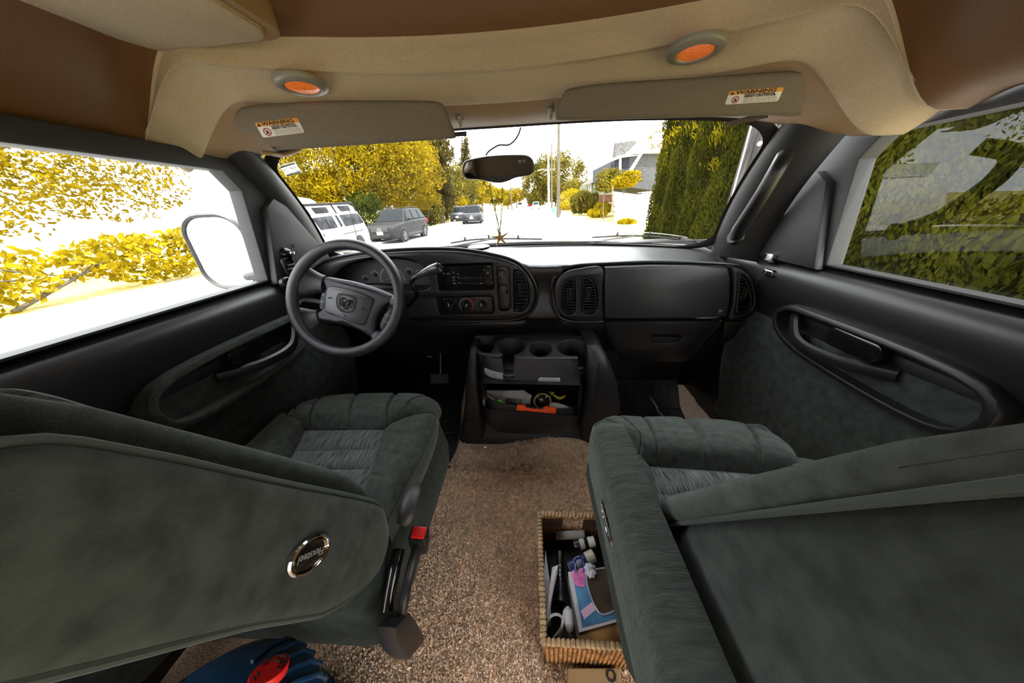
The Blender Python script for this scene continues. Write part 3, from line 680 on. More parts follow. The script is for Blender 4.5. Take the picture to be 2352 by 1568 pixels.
# ================================================================== STEERING WHEEL
WC = V((-.599, .826, .797)); az, el = math.radians(3.42), math.radians(26.6)
wn = V((math.sin(az)*math.cos(el), -math.cos(az)*math.cos(el), math.sin(el))); wa = V((0, 0, 1)).cross(wn).normalized()
TW = math.radians(17.5)
Mw = frame(WC, wa, None, wn) @ Matrix.Rotation(-TW, 4, 'Z')
sw = thing('steering_wheel', 'dark four spoke steering wheel with a ram head emblem, turned slightly', 'steering wheel', M=Mw)
RW = .1765
kz = .000278
def W(zx, zy):
    dx, dy = zx-1040, zy-762
    return ((dx*math.cos(TW)+dy*math.sin(TW))*kz, -(-dx*math.sin(TW)+dy*math.cos(TW))*kz)
Lw = lambda u, v, d: V((u, v, -d))
MB().tube([(RW*math.cos(2*math.pi*k/72), RW*math.sin(2*math.pi*k/72), -.004) for k in range(72)], .0175, 16, True).build('rim', M_wheel, sw, local=True)
hub = [W(*p) for p in ((688, 490), (760, 470), (900, 500), (1100, 545), (1300, 610), (1450, 670), (1580, 742), (1535, 815), (1440, 855), (1370, 940), (1330, 1040), (1320, 1120), (1335, 1195), (1280, 1255), (1180, 1170), (1000, 1080), (800, 1030), (625, 1005), (612, 960), (605, 905), (680, 870), (725, 790), (745, 690), (740, 600), (700, 540))]
hubs = [tuple(p[:2]) for p in crom([(*p, 0) for p in hub], 3, True)]
MB().plate(hubs, [], lambda u, v, d: V((u, v, -.018-d-.9*(u*u*.7+v*v*.5))), .05, .012).build('hub', M_wheel, sw, local=True, angle=60)
pad = [W(*p) for p in ((795, 605), (870, 598), (1100, 660), (1290, 745), (1328, 790), (1310, 850), (1230, 1040), (1190, 1072), (1120, 1060), (900, 965), (775, 915), (748, 880), (752, 780), (770, 660))]
pads = [tuple(p[:2]) for p in crom([(*p, 0) for p in pad], 3, True)]
hz = lambda u, v, d: V((u, v, -.0145-d-.9*(u*u*.7+v*v*.5)))
MB().plate(pads, [], hz, .01, .004).build('airbag_pad', mat('pad leather', (.02, .02, .025), .36, bump=.22, bs=500), sw, local=True, angle=60)
# emblem: shield ring and ram's head in relief
M_emb = mat('emblem relief', (.012, .012, .014), .3)
em = MB(); sh = [W(*p) for p in ((925, 705), (990, 700), (1090, 730), (1125, 760), (1120, 820), (1090, 890), (1060, 912), (985, 915), (925, 870), (905, 800))]
up = lambda p, h=.0012: hz(p[0], p[1], -h)
em.tube([up(p[:2]) for p in crom([(*p, 0) for p in sh], 4, True)], .0014, 6, True)
sh2 = inset([tuple(p[:2]) for p in crom([(*p, 0) for p in sh], 4, True)], .004)
em.tube([up(p) for p in sh2], .0008, 6, True)
for pts in (((970, 745), (950, 775), (955, 820), (975, 840), (985, 815), (975, 785)), ((1000, 760), (985, 745), (965, 755)), ((1060, 770), (1085, 800), (1080, 845), (1050, 860), (1040, 835), (1055, 820), (1050, 790), (1030, 780), (1005, 800)), ((975, 790), (1000, 880), (1020, 850), (1005, 800)), ((1020, 850), (1045, 800))):
    em.tube([up(p[:2]) for p in crom([(*W(*p), 0) for p in pts], 5)], .0022, 6)
em.build('emblem', M_emb, sw, local=True)
Mt = lambda zx, zy: Matrix.Translation(up(W(zx, zy), .0006))
text('lettering', 'SRS', .008, M_emb, sw, Mt(970, 948), local=True, bold=.0003); text('lettering', 'AIRBAG', .0055, M_emb, sw, Mt(965, 975), local=True, bold=.0002)
for zx, zy in ((818, 738), (1210, 882)):
    MB().tube([up(W(zx-18, zy+8)), up(W(zx, zy)), up(W(zx+18, zy+8)), up(W(zx+16, zy-10)), up(W(zx, zy)), up(W(zx-18, zy-10))], .0008, 5).build('horn_symbol', M_emb, sw, local=True)
# spokes: from the hub corners out to the rim
def spoke(p, q, w0, w1):
    a, b = V((*p, -.03-.9*(p[0]**2*.7+p[1]**2*.5))), V((*q, -.006)); d = (b-a).normalized(); s_ = V((-d.y, d.x, 0)).normalized()
    rings = []
    for k in range(7):
        t = k/6; c = a.lerp(b, t); c.z -= .006*math.sin(math.pi*t); w_ = lerp(w0, w1, t*t*(3-2*t)); h = lerp(.018, .013, t)
        rings.append([c+s_*(w_*math.cos(x))+V((0, 0, h*math.sin(x))) for x in [2*math.pi*i/14 for i in range(14)]])
    MB().loft(rings).build('spoke', M_wheel, sw, local=True)
rimp = lambda zx, zy: (lambda p: (p[0]*RW*.985/math.hypot(*p), p[1]*RW*.985/math.hypot(*p)))(W(zx, zy))
spoke(W(715, 560), rimp(440, 500), .030, .052); spoke(W(640, 950), rimp(430, 1010), .025, .045)
spoke(W(1530, 790), rimp(1700, 850), .018, .034); spoke(W(1310, 1180), rimp(1440, 1330), .020, .045)
# thumb switch pods between the spokes
for pts, lab in ((((690, 570), (735, 600), (738, 680), (715, 790), (690, 850), (645, 862), (640, 800), (665, 680)), ('RES', 'SET')), (((1530, 870), (1500, 880), (1420, 970), (1375, 1060), (1375, 1120), (1400, 1140), (1450, 1090), (1500, 990), (1530, 920)), ('CANCEL', 'COAST'))):
    pl = [W(*p) for p in pts]; sp_ = [tuple(p[:2]) for p in crom([(*p, 0) for p in pl], 3, True)]
    o = MB().plate(sp_, [], lambda u, v, d: V((u, v, -.036-d)), .025, .004).build('thumb_switch', M_wheel, sw, local=True)
    cx, cy = sum(p[0] for p in pl)/len(pl), sum(p[1] for p in pl)/len(pl)
    for k, s_ in enumerate(lab): text('lettering', s_, .006, M_print, o, Matrix.Translation((cx, cy+.012-.024*k, -.0356)), local=True)
    for k in range(7): MB().box((cx+.004, cy+.042-.003*k, -.0358), (.016, .0012, .0014)).build('grip_rib', M_black, o, local=True)
# column shroud and stalks
co = thing('steering_column', 'dark steering column shroud behind the wheel', 'steering column', WC-wn*.15)
rings = []
for t, w_, h in ((.035, .055, .05), (.06, .075, .065), (.12, .085, .075), (.22, .095, .09), (.30, .10, .095)):
    c = WC-wn*t+V((0, 0, -.012)); bb = wn.cross(wa)
    rings.append([c+wa*p[0]+bb*p[1] for p in rrect(-w_, w_, -h, h*.75, .035, 5)])
MB().loft(rings).build('shroud', M_plast, co)
q = WC-wn*.10
MB().tube(crom([q+wa*-.07, q+wa*-.11+V((0, 0, .0)), aY(702, 690, .93), aY(690, 700, .92)], 5), .010, 8).build('signal_stalk', M_black, co)
gl = thing('gear_lever', 'black column gear lever with a fat grey grip', 'gear lever', aY(945, 700, .94))
MB().tube(crom([aY(938, 703, 1.0), aY(947, 692, .97), aY(957, 675, .945), aY(952, 660, .93), aY(945, 648, .925), aY(950, 640, .92), aY(962, 634, .91)], 6), .0075, 10).build('rod', M_gloss, gl)
kp = crom([aY(955, 637, .915), aY(968, 630, .905), aY(985, 622, .90), aY(1000, 616.5, .89), aY(1009, 614, .885)], 5); nk = len(kp)
MB().tube(kp, [lerp(.007, .0165, sstep(0, .7, i/(nk-1)))*(1 if i < nk-2 else .96) for i in range(nk)], 14).build('grip', mat('lever grip', (.03, .03, .033), .3), gl)
d_ = (kp[-1]-kp[-3]).normalized()
MB().lathe([(.0125, 0), (.0125, .002), (.011, .003), (.0095, .002), (0, .002)], 20, frame(kp[-1], d_.orthogonal(), None, d_)).build('button', M_plast, gl)
# ================================================================== ABOVE THE WINDSHIELD
def planar(p, u, v):
    p, u = V(p), V(u).normalized(); v = V(v); v = (v-u*v.dot(u)).normalized(); n = u.cross(v)
    if n.y > 0: n = -n                      # towards the camera
    to2 = lambda x, y: (lambda q: ((q-p).dot(u), (q-p).dot(v)))(aP(x, y, p, n))
    return to2, (lambda a, b, d: p+u*a+v*b-n*d), p, u, v, n
def visor(pts, p, u, lab, nm_label, clabel, lq):
    to2, to3, p, u, v, n = planar(p, u, (0, -.30, 1))
    o = thing('sun_visor', lab, 'sun visor', to3(*to2(*pts[0]), 0), 'fabric sun visors')
    ol = [to2(*q) for q in pts]; ol = [tuple(q[:2]) for q in crom([(*q, 0) for q in ol], 4, True)]
    MB().plate(ol, [], to3, .024, .010).build('panel', M_visor, o, angle=60)
    # warning label: orange head strip, white body, pictogram, lettering
    q = [V(to2(*c)) for c in lq]                     # tl tr br bl
    c = (q[0]+q[1]+q[2]+q[3])/4; ex = ((q[1]-q[0])+(q[2]-q[3])).normalized(); wd = ((q[1]-q[0]).length+(q[2]-q[3]).length)/2
    ey = V((-ex.y, ex.x)); ht = abs(((q[0]-q[3]).dot(ey)+(q[1]-q[2]).dot(ey))/2)
    L3 = lambda a, b, d: to3(*(c+ex*a+ey*b), d)
    lb = MB().plate(rrect(-wd/2, wd/2, -ht/2, ht/2, .004), [], lambda a, b, d: L3(a, b, d-.0008), .0012, .0002).build('warning_label', mat(nm_label, (.62, .58, .52), .6), o)
    lb['label'] = clabel
    MB().plate(rrect(-wd/2, wd/2, ht*.20, ht/2, (.0001, .0001, .004, .004)), [], lambda a, b, d: L3(a, b, d-.0011), .0004, .0001).build('header_strip', mat('orange label', (.62, .27, .02), .6), lb)
    Lm = frame(L3(0, 0, -.0014), to3(*(c+ex), 0)-to3(*c, 0), None, n)
    def T(s_, x, y, h, m=M_ink, al='LEFT', sx=1.0, bold=.0): text('lettering', s_, h, m, lb, Lm @ Matrix.Translation((x*wd, y*ht, 0)), al, .0002, sx=sx, bold=bold)
    T('WARNING', -.36, .345, ht*.33, sx=1.02*wd/ht/2.2, bold=.0003)
    b = MB(); tr = [(-.475, .23), (-.385, .23), (-.43, .46)]
    b.add([Lm @ V((x*wd, y*ht, .0001)) for x, y in tr]+[Lm @ V((x*wd, y*ht, -.0003)) for x, y in tr], [(0, 1, 2), (3, 5, 4), (0, 3, 4, 1), (1, 4, 5, 2), (2, 5, 3, 0)]).build('alert_triangle', M_ink, lb, smooth=False)
    T('DEATH OR SERIOUS', -.18, .13, ht*.15, sx=wd/ht/2.45, bold=.0002); T('INJURY CAN OCCUR', -.18, .0, ht*.15, sx=wd/ht/2.45, bold=.0002)
    b = MB(); r2 = random.Random(4)
    for k in range(5):
        x = -.17
        while x < .44:
            l = r2.uniform(.03, .1); b.box(Lm @ V(((x+l/2)*wd, (-.13-.075*k)*ht, 0)), (l*wd, ht*.022, .0004), Lm.to_3x3()); x += l+.02
    b.build('small_print', mat('grey ink', (.16, .15, .13), .7), lb, smooth=False)
    M_rr = mat('red ring', (.35, .03, .03), .6); rc = ht*.24
    MB().tube([Lm @ V((-.33*wd+rc*1.15*math.cos(a*math.pi/16), -.17*ht+rc*math.sin(a*math.pi/16), 0)) for a in range(32)], .0009, 5, True).build('ban_ring', M_rr, lb)
    MB().tube([Lm @ V((-.33*wd-rc*.8, -.17*ht+rc*.7, 0)), Lm @ V((-.33*wd+rc*.8, -.17*ht-rc*.7, 0))], .0009, 5).build('ban_bar', M_rr, lb)
    MB().tube([Lm @ V((-.33*wd+x*rc, -.17*ht+y*rc, 0)) for x, y in ((-.5, -.6), (-.1, -.1), (.1, .3), (.35, .1), (.1, -.1), (.3, -.5))], .0012, 5).build('seat_pictogram', M_ink, lb)
    return o, to2, to3
o1, a2, a3 = visor([(1047, 313), (1040, 319), (1000, 322), (800, 336), (640, 346), (620, 343), (575, 312), (545, 300), (535, 270), (548, 248), (600, 240), (750, 232), (960, 232), (1003, 235), (1020, 247), (1036, 285)], (-.22, .965, 1.226), (1, .19, 0),
      'taupe fabric sun visor above the steering wheel with orange warning label', 'label paper a', 'orange and white warning label', [(573, 283), (676, 271), (707, 303), (616, 315)])
o2, b2, b3 = visor([(1276, 273), (1280, 244), (1294, 215), (1312, 203), (1400, 191), (1600, 178), (1764, 166), (1830, 163), (1850, 180), (1850, 250), (1835, 268), (1764, 266), (1690, 268), (1400, 276), (1290, 277)], (.08, .975, 1.262), (1, -.19, 0),
      'taupe fabric sun visor on the passenger side with orange warning label', 'label paper b', 'orange and white warning label', [(1684, 209), (1798, 200), (1790, 232), (1656, 241)])
MB().tube([a3(*a2(1030, 311), .012), a3(*a2(1072, 308), .012)], .0055, 10).build('pivot_rod', M_gloss, o1)
# pivot brackets in the upper corners
MB().tube(crom([aY(600, 350, .93), aY(622, 352, .95), aY(650, 356, .99), aY(690, 342, 1.03)], 5), .012, 8, flat=.5).build('pivot_arm', M_beige, o1)
MB().hexa([aY(1664, 282, .98), aY(1700, 280, .95), aY(1764, 262, .92), aY(1735, 262, .94), aY(1664, 288, .98), aY(1680, 290, .95), aY(1764, 270, .92), aY(1735, 268, .94)]).build('pivot_cover', M_visor, o2)
# visor clips on the header
for i, (x, y, yy, lab) in enumerate(((1054, 258, 290, 'small grey visor clip beside the driver visor end'), (1262, 237, 272, 'small grey visor clip beside the passenger visor end'))):
    c = thing('visor_clip', lab, 'clip', aY(x, y, 1.02), 'visor clips on the header')
    p0, p1 = aY(x, y, 1.015), aY(x+2, yy-14, 1.02)
    MB().tube([p0, p0.lerp(p1, .5), p1], [.010, .012, .012], 8, flat=.55, up=(0, 1, 0)).build('bracket', M_grey, c)
    MB().tube([aY(x+1, yy-20, 1.0), aY(x+2, yy-6, .995), aY(x+3, yy-2, 1.0)], [.010, .009, .007], 10, flat=.7).build('tip', mat('clip tip', (.26, .23, .18), .35), c)
    MB().lathe([(.004, 0), (.003, .002), (0, .002)], 10, frame(p0.lerp(p1, .55)+V((0, -.008, 0)), (1, 0, 0), None, (0, -1, -.3))).build('screw', M_black, c)
# reading lamps
M_lens = mat('amber lens', (.75, .16, .018), .12, coat=.5, bump=.9, bs=110, emit=(1, .20, .02), es=.14)
for (x, y, x0, x1, lab) in ((691, 187, 626, 757, 'oval reading lamp with amber lens above the driver visor'), (1600, 104, 1530, 1671, 'oval reading lamp with amber lens above the passenger visor')):
    p = aZ(x, y, 1.338); s_ = p.x-XC
    sgn = -1 if s_ < 0 else 1
    n = V((-sgn*.04, -.06, -1)).normalized()
    a = aP(x0, y-(10 if sgn < 0 else -22), p, n); b = aP(x1, y+(10 if sgn < 0 else -22), p, n)
    r0 = (b-a).length/2
    Ml_ = frame(p+n*.002, b-a, None, n)
    Ml_ = Matrix.Translation((0, 0, -.004)) @ Ml_
    lo = thing('reading_lamp', lab, 'lamp', p, 'reading lamps in the headliner')
    S = Matrix.Diagonal((1, .95, .5, 1))
    MB().lathe([(r0, -.012), (r0*1.0, .004), (r0*.96, .011), (r0*.86, .016), (r0*.74, .019), (r0*.66, .016), (r0*.62, .008)], 48, Ml_ @ S, False).build('bezel', mat('lamp bezel', (.21, .19, .15), .4), lo)
    MB().lathe([(r0*.64, .006), (r0*.62, .012), (r0*.4, .017), (0, .019)], 40, Ml_ @ S).build('lens', M_lens, lo)
    bl = bpy.data.lights.new('lamp_glow', 'POINT')
    bpy.data.lights.remove(bl)
# ================================================================== REAR VIEW MIRROR
mo = thing('rear_view_mirror', 'black rear view mirror hanging in the middle of the windshield', 'mirror', aY(1143, 385, 1.10))
to2, to3, p, u, v, n = planar(aY(1143, 387, 1.10), (1, -.02, 0), (0, -.12, 1))
Z4 = lambda x, y: to2(960+x/4.7525, 270+y/4.7525)
hs = [Z4(*q) for q in ((478, 570), (488, 510), (530, 465), (700, 427), (900, 407), (1100, 402), (1190, 410), (1248, 450), (1273, 530), (1262, 595), (1220, 632), (1140, 645), (1060, 660), (980, 695), (900, 714), (820, 710), (720, 690), (640, 678), (540, 675), (492, 635))]
hs = [tuple(q[:2]) for q in crom([(*q, 0) for q in hs], 3, True)]
gs = [Z4(*q) for q in ((503, 565), (515, 515), (550, 483), (720, 447), (900, 428), (1100, 421), (1185, 430), (1230, 470), (1250, 535), (1238, 590), (1190, 615), (1000, 636), (800, 650), (600, 656), (540, 650), (510, 620))]
gs = [tuple(q[:2]) for q in crom([(*q, 0) for q in gs], 3, True)]
MB().plate(hs, [gs], to3, .012, .005, .002).build('frame', M_black, mo)
MB().loft([[to3(q[0]*s_, q[1]*s_, d) for q in hs] for s_, d in ((1, .010), (.97, .025), (.8, .042), (.4, .05))]).build('housing', M_black, mo)
MB().add([to3(*q, .003) for q in gs], [tuple(range(len(gs)))]).build('mirror_glass', mat('tinted mirror', (.09, .085, .08), .02, metal=1), mo, smooth=False)
cdp = Z4(1135, 480); MB().plate(rrect(cdp[0]-.011, cdp[0]+.011, cdp[1]-.0055, cdp[1]+.0055, .002), [], lambda a, b, d: to3(a, b, d+.0015), .002, .0005).build('compass_display', mat('compass', (.03, .035, .035), .1), mo)
for k in (-1, 1):
    bp = Z4(858+k*32, 684); MB().plate(rrect(bp[0]-.008, bp[0]+.008, bp[1]-.003, bp[1]+.003, .002), [], lambda a, b, d: to3(a, b, d-.002), .006, .001).build('button', M_gloss, mo)
mw = wsurf(-.04, .80)
MB().tube([to3(.0, .01, .045), to3(.0, .015, .07), mw], [.018, .012, .016], 10).build('mount', M_black, mo)
MB().tube(crom([to3(*Z4(735, 412), .01), aY(1122, 348, 1.11), aY(1133, 340, 1.12), aY(1147, 333, 1.12), aY(1168, 332.5, 1.12), aY(1182, 322, 1.11), aY(1191, 308, 1.10), aY(1196, 292, 1.095)], 5), .0028, 6).build('cable', mat('mirror cable', (.05, .03, .025), .5), mo)
# ---- starfish pendant on a cord
pe = thing('starfish_pendant', 'amber starfish pendant dangling on a yellow cord below the mirror', 'pendant', aY(1148, 545, 1.09))
M_cord = mat('yellow green cord', (.5, .45, .03), .7)
knot = aY(1148, 531, 1.085)
for (x, dx) in ((1123, 0), (1125, 1.2), (1155, 0), (1157, 2)):
    MB().tube(crom([aY(x, 424, 1.085), aY(lerp(x, 1148, .5)+dx, 480, 1.085), knot], 6), .0013, 5).build('cord', M_cord if dx else M_ink, pe)
sc_ = aY(1148, 546, 1.085); star = []
for k in range(5):
    a0 = math.radians(90+72*k)
    for da, r in ((-36, .008), (-12, .013), (2, .026), (9, .0255), (13, .013)): star.append((r*math.cos(a0+math.radians(da+6)), r*math.sin(a0+math.radians(da+6))))
star = [(a*1.3, b*1.3) for a, b in star]
star = [tuple(q[:2]) for q in crom([(*q, 0) for q in star], 2, True)]
MB().plate(star, [], lambda a, b, d: sc_+V((a, d, b)), .008, .0035).build('starfish', mat('amber resin', (.30, .16, .012), .25), pe)
MB().tube([knot, sc_+V((0, .003, .012))], [.003, .005], 8).build('stem', mat('amber stem', (.18, .10, .01), .3), pe)
# ---- sticker on the glass
leafpaper = mat('sticker paper', (.6, .6, .5), .6)
_nt = leafpaper.node_tree; _t = _nt.nodes.new('ShaderNodeBsdfTranslucent'); _t.inputs[0].default_value = (.6, .6, .48, 1); _x = _nt.nodes.new('ShaderNodeMixShader'); _x.inputs[0].default_value = .5
_nt.links.new(_nt.nodes['Principled BSDF'].outputs[0], _x.inputs[1]); _nt.links.new(_t.outputs[0], _x.inputs[2]); _nt.links.new(_x.outputs[0], _nt.nodes['Material Output'].inputs[0])
st = thing('window_sticker', 'pale service sticker with handwriting in the windshield corner', 'sticker', aY(668, 386, 1.09))
def wplane():
    a = wsurf(-.9, .85); n = (wsurf(-.88, .85)-a).cross(wsurf(-.9, .9)-a).normalized()
    if n.y > 0: n = -n
    return a, n
a_, n_ = wplane(); q4 = [aP(x, y, a_, n_)+n_*.004 for x, y in ((641, 380), (677, 369), (694, 395), (660, 404))]
pb = lambda a, b: (q4[3]*(1-a)+q4[2]*a)*(1-b)+(q4[0]*(1-a)+q4[1]*a)*b
MB().grid(lambda u_, v_: pb(u_, v_), 2, 2).build('paper', leafpaper, st, smooth=False)
ns = n_*.0015
MB().add([pb(.03, .02)+ns, pb(.97, .02)+ns, pb(.97, .2)+ns, pb(.03, .2)+ns], [(0, 1, 2, 3)]).build('base_strip', mat('sticker strip', (.42, .48, .46), .6), st, smooth=False)
MB().add([pb(.03, .82)+ns, pb(.97, .82)+ns, pb(.97, .98)+ns, pb(.03, .98)+ns], [(0, 1, 2, 3)]).build('top_strip', mat('sticker strip b', (.45, .47, .45), .6), st, smooth=False)
Ms = frame(pb(.5, .57)+ns*1.5, pb(1, .5)-pb(0, .5), None, n_)
wl = (pb(1, .5)-pb(0, .5)).length
text('handwriting', 'B.C. TRIM', wl*.2, M_ink, st, Ms); text('handwriting', 'Title 01386', wl*.17, M_ink, st, Ms @ Matrix.Translation((0, -wl*.2, 0)))
text('handwriting', 'SERVICE', wl*.1, mat('sticker grey', (.2, .2, .22), .6), st, Ms @ Matrix.Translation((-wl*.2, wl*.24, 0)))

# ================================================================== ENGINE COVER CONSOLE
ec = thing('engine_cover', 'black engine cover console with cup holders and an open bin between the footwells', 'console', (0, 1.0, 0))
M_con = mat('console plastic', (.013, .013, .015), .42, bump=.2, bs=800)
aT = lambda x, y: aP(x, y, (0, 1.05, .52), (0, -.25, 1))
T3 = lambda u, v, d: V((u, v, .52+.25*(v-1.05)-d))
pt = [(1088, 768), (1352, 770), (1358, 788), (1359, 805), (1348, 808), (1347, 798), (1344, 788), (1333, 781), (1318, 778.5), (1304, 779), (1290, 784), (1281, 791), (1280, 799), (1285, 808), (1297, 814), (1312, 817), (1326, 816.5), (1328, 822), (1290, 824), (1240, 825), (1200, 824), (1185, 822), (1180, 815), (1190, 811.5), (1202, 804), (1206, 795), (1203, 786), (1193, 779), (1180, 776), (1167, 776.5), (1154, 780), (1144, 787), (1142, 796), (1146, 805), (1155, 811), (1153, 816), (1144, 820), (1120, 817), (1101, 812), (1091, 805), (1086, 794)]
ol = [(lambda q: (q.x, q.y))(aT(*q)) for q in pt]
hb = [(lambda q: (q.x, q.y))(aT(*q)) for q in ((1092, 776), (1096, 772), (1130, 772), (1136, 776), (1135, 792), (1130, 804), (1122, 809), (1110, 808), (1098, 800), (1093, 790))]
hb = [tuple(q[:2]) for q in crom([(*q, 0) for q in hb], 3, True)]
c3 = aT(1241, 800); r3 = (aT(1267, 800).x-aT(1215, 800).x)/2
tray = MB().plate(ol, [hb, circ(c3.x, c3.y, r3)], T3, .085, .0025, .003).build('cup_tray', M_con, ec, angle=50)
fl2 = [(lambda q: (q.x, q.y))(aT(*q)) for q in ((1086, 766), (1358, 768), (1362, 806), (1340, 818), (1100, 816), (1084, 795))]
MB().plate(fl2, [], lambda u, v, d: T3(u, v, d+.08), .006, .001).build('cup_floor', M_black, ec)
# fascia
fYt = [(.08, .955), (.12, .93), (.17, .90), (.24, .882), (.31, .875), (.345, .885), (.38, .903), (.41, .915), (.46, .932), (.48, .939), (.50, .950)]
XF = .222
def fac(x, z, off=0): return V((x, interp(fYt, z)+.085*abs(x/XF)**7+off, z))
def fgrid(nm, x0, x1, za, zb, nu=24, nv=12, m=None):
    return MB().grid(lambda u, v: (lambda x: fac(x, lerp(za(x), zb(x), v)))(lerp(x0, x1, u)), nu, nv).build(nm, m or M_con, ec, angle=60)
zrim = lambda x: .304-.11*x+.012*(x/.19)**2
zlip = lambda x: .405-.03*x-.006*math.cos(x*9)
n1a, n1b = aY(1153, 820, .945).x, aY(1182, 820, .945).x; n2a, n2b = aY(1328, 820, .945).x, aY(1352, 820, .945).x-.006
def ztop(x):
    z = .4955
    for a, b in ((n1a, n1b), (n2a, n2b)):
        if a < x < b: t = abs((x-(a+b)/2)/((b-a)/2)); return z-.062*(1-t**6)
    return z
fgrid('fascia', -XF, XF, zlip, ztop, 160, 10)
fgrid('fascia', -XF, XF, lambda x: .085+.03*(x/XF)**2, zrim, 50, 12)
fgrid('fascia', -XF, -.186, zrim, zlip, 6, 8); fgrid('fascia', .188, XF, zrim, zlip, 6, 8)
MB().tube([fac(lerp(-.188, .19, k/30), zrim(lerp(-.188, .19, k/30)), .002) for k in range(31)], .0042, 8).build('bin_rim', M_plast, ec)
MB().tube([fac(lerp(-.2, .2, k/30), zlip(lerp(-.2, .2, k/30)), .003) for k in range(31)], .004, 8).build('bin_lip', M_con, ec)
b = MB(); b.add([V((-.19, .88, .345)), V((.19, .88, .30)), V((.19, 1.0, .27)), V((-.19, 1.0, .30)), V((-.19, 1.0, .41)), V((.19, 1.0, .41)), V((-.19, .885, .42)), V((.19, .885, .41)), V((-.19, .876, .30)), V((.19, .876, .26))],
      [(8, 9, 2, 3), (3, 2, 5, 4), (8, 3, 4, 6), (9, 7, 5, 2), (4, 5, 7, 6)]).build('bin_liner', M_black, ec, smooth=False)
for k, ((a, bb), sx) in enumerate((((n1a, n1b), 1), ((n2a, n2b), 1))):      # little shelves at the foot of the notches
    c = (a+bb)/2; w_ = (bb-a)/2
    MB().plate(circ(0, 0, w_*1.25, 24, w_*1.0), [], lambda u, v, d: V((c+u, fac(c, .437).y+.012+v, .437-d)), .012, .004).build('notch_shelf', M_plast, ec)
# body of the cover
def ring(z, x0, x1, y0, y1, r=.03):
    r = min(r, (x1-x0)*.42); return [V((p[0], p[1], z)) for p in rrect(x0, x1, y0, y1, (r, r, .005, .005), 4)]
MB().loft([ring(z, x0, x1, yf, 1.47) for z, x0, x1, yf in ((-.0, -.36, .40, .96), (.06, -.34, .39, .965), (.10, -.30, .33, 1.0), (.42, -.24, .25, 1.005), (.421, -.24, .25, 1.14), (.53, -.235, .24, 1.14), (.56, -.20, .20, 1.2))]).build('cover', M_con, ec)
MB().loft([ring(z, .224, x1, yf, 1.47, .04) for z, x1, yf in ((0, .405, .955), (.12, .40, .935), (.24, .388, .925), (.36, .360, .925), (.45, .325, .935), (.50, .300, .95), (.53, .275, .99))]).build('cover_side', M_con, ec)
MB().loft([ring(z, x0, -.224, yf, 1.47, .02) for z, x0, yf in ((0, -.36, .97), (.12, -.33, .945), (.24, -.30, .94), (.36, -.28, .945), (.45, -.265, .955), (.50, -.255, .97), (.52, -.25, 1.0))]).build('cover_side', M_con, ec)
MB().tube([aY(1376, 832, .93), aY(1371, 880, .925), aY(1368, 930, .925)], .0015, 5).build('panel_seam', M_black, ec)
MB().lathe([(.006, 0), (.005, .003), (0, .003)], 12, frame(aZ(1115, 1026, .05), (1, 0, 0), None, (0, -1, .5))).build('screw', M_chrome, ec)
MB().lathe([(.006, 0), (.005, .003), (0, .003)], 12, frame(aY(1073, 965, .935), (1, 0, 0), None, (-.3, -1, .2))).build('screw', M_chrome, ec)
# white adhesive strips
for i, (pts, lab) in enumerate(((((1110, 858), (1112, 853), (1117, 851), (1155, 856), (1155, 869), (1117, 866), (1112, 864)), 'white adhesive strip on the console below the wide cup holder'), (((1235, 870), (1237, 865), (1243, 863), (1286, 865), (1285, 877), (1243, 876), (1238, 875)), 'white adhesive strip on the console below the narrow cup holders'))):
    q = [aY(x, y, .925) for x, y in pts]; x0, x1 = q[0].x, q[3].x; za, zb = q[0].z, (q[3].z+q[4].z)/2; hh = abs(q[3].z-q[4].z)/2
    def sg_(u, v):
        x = lerp(x0, x1, u); r = hh*math.sqrt(max(0, 1-max(0, 1-u/.14)**2)); z = lerp(za, zb, u)+(v*2-1)*r
        return fac(x, z, -.0025)
    o = MB().grid(sg_, 20, 4).build('adhesive_strip', mat('adhesive strip', (.30, .30, .30), .6, var=.1, vs=60)); tag(o, lab, 'strip', 'adhesive strips on the console')
    so_ = o.modifiers.new('solid', 'SOLIDIFY'); so_.thickness = .002
# ---- things in the bin
env = thing('envelope', 'crumpled white mailer with a barcode in the console bin', 'envelope', aY(1170, 915, .93))
M_paper = mat('mailer paper', (.30, .285, .285), .6, var=.12, vs=30)
ev = [aY(*q, .935) for q in ((1117, 898), (1160, 899), (1203, 898), (1215, 905), (1222, 909), (1219, 915), (1219, 934), (1195, 934), (1170, 931), (1113, 911))]
MB().plate([(a.x, a.z) for a in ev], [], lambda u, v, d: V((u, .935+d+.006*noise.noise(V((u*40, v*40, 0)))-.25*(v-.33)*-1, v)), .006, .002).build('mailer', M_paper, env)
b = MB(); r2 = random.Random(11); x = 1163.0
eo = lambda x_, y_: (lambda a: V((a.x, .9295+.006*noise.noise(V((a.x*40, a.z*40, 0)))+.25*(a.z-.33), a.z)))(aY(x_, y_, .935))
while x < 1199:
    w_ = r2.choice((.6, .6, 1.2, 1.9)); q = [eo(x, 911+(x-1163)*.06), eo(x+w_, 911+(x-1163)*.06), eo(x+w_, 921.5+(x-1163)*.03), eo(x, 921.5+(x-1163)*.03)]
    b.add(q, [(0, 1, 2, 3)]); x += w_+r2.choice((.7, 1.2, 1.2))
b.build('barcode', M_ink, env, smooth=False)
def flatthing(name, lab, cat, pts, Y, m, th=.008, bev=.003, tilt=0.0, sm=3):
    q = [aY(x, y, Y) for x, y in pts]; q2 = [(a.x, a.z) for a in q]
    if sm: q2 = [tuple(a[:2]) for a in crom([(*a, 0) for a in q2], sm, True)]
    z0 = sum(a[1] for a in q2)/len(q2)
    o = MB().plate(q2, [], lambda u, v, d: V((u, Y+d+tilt*(v-z0), v)), th, bev).build(name, m); return tag(o, lab, cat)
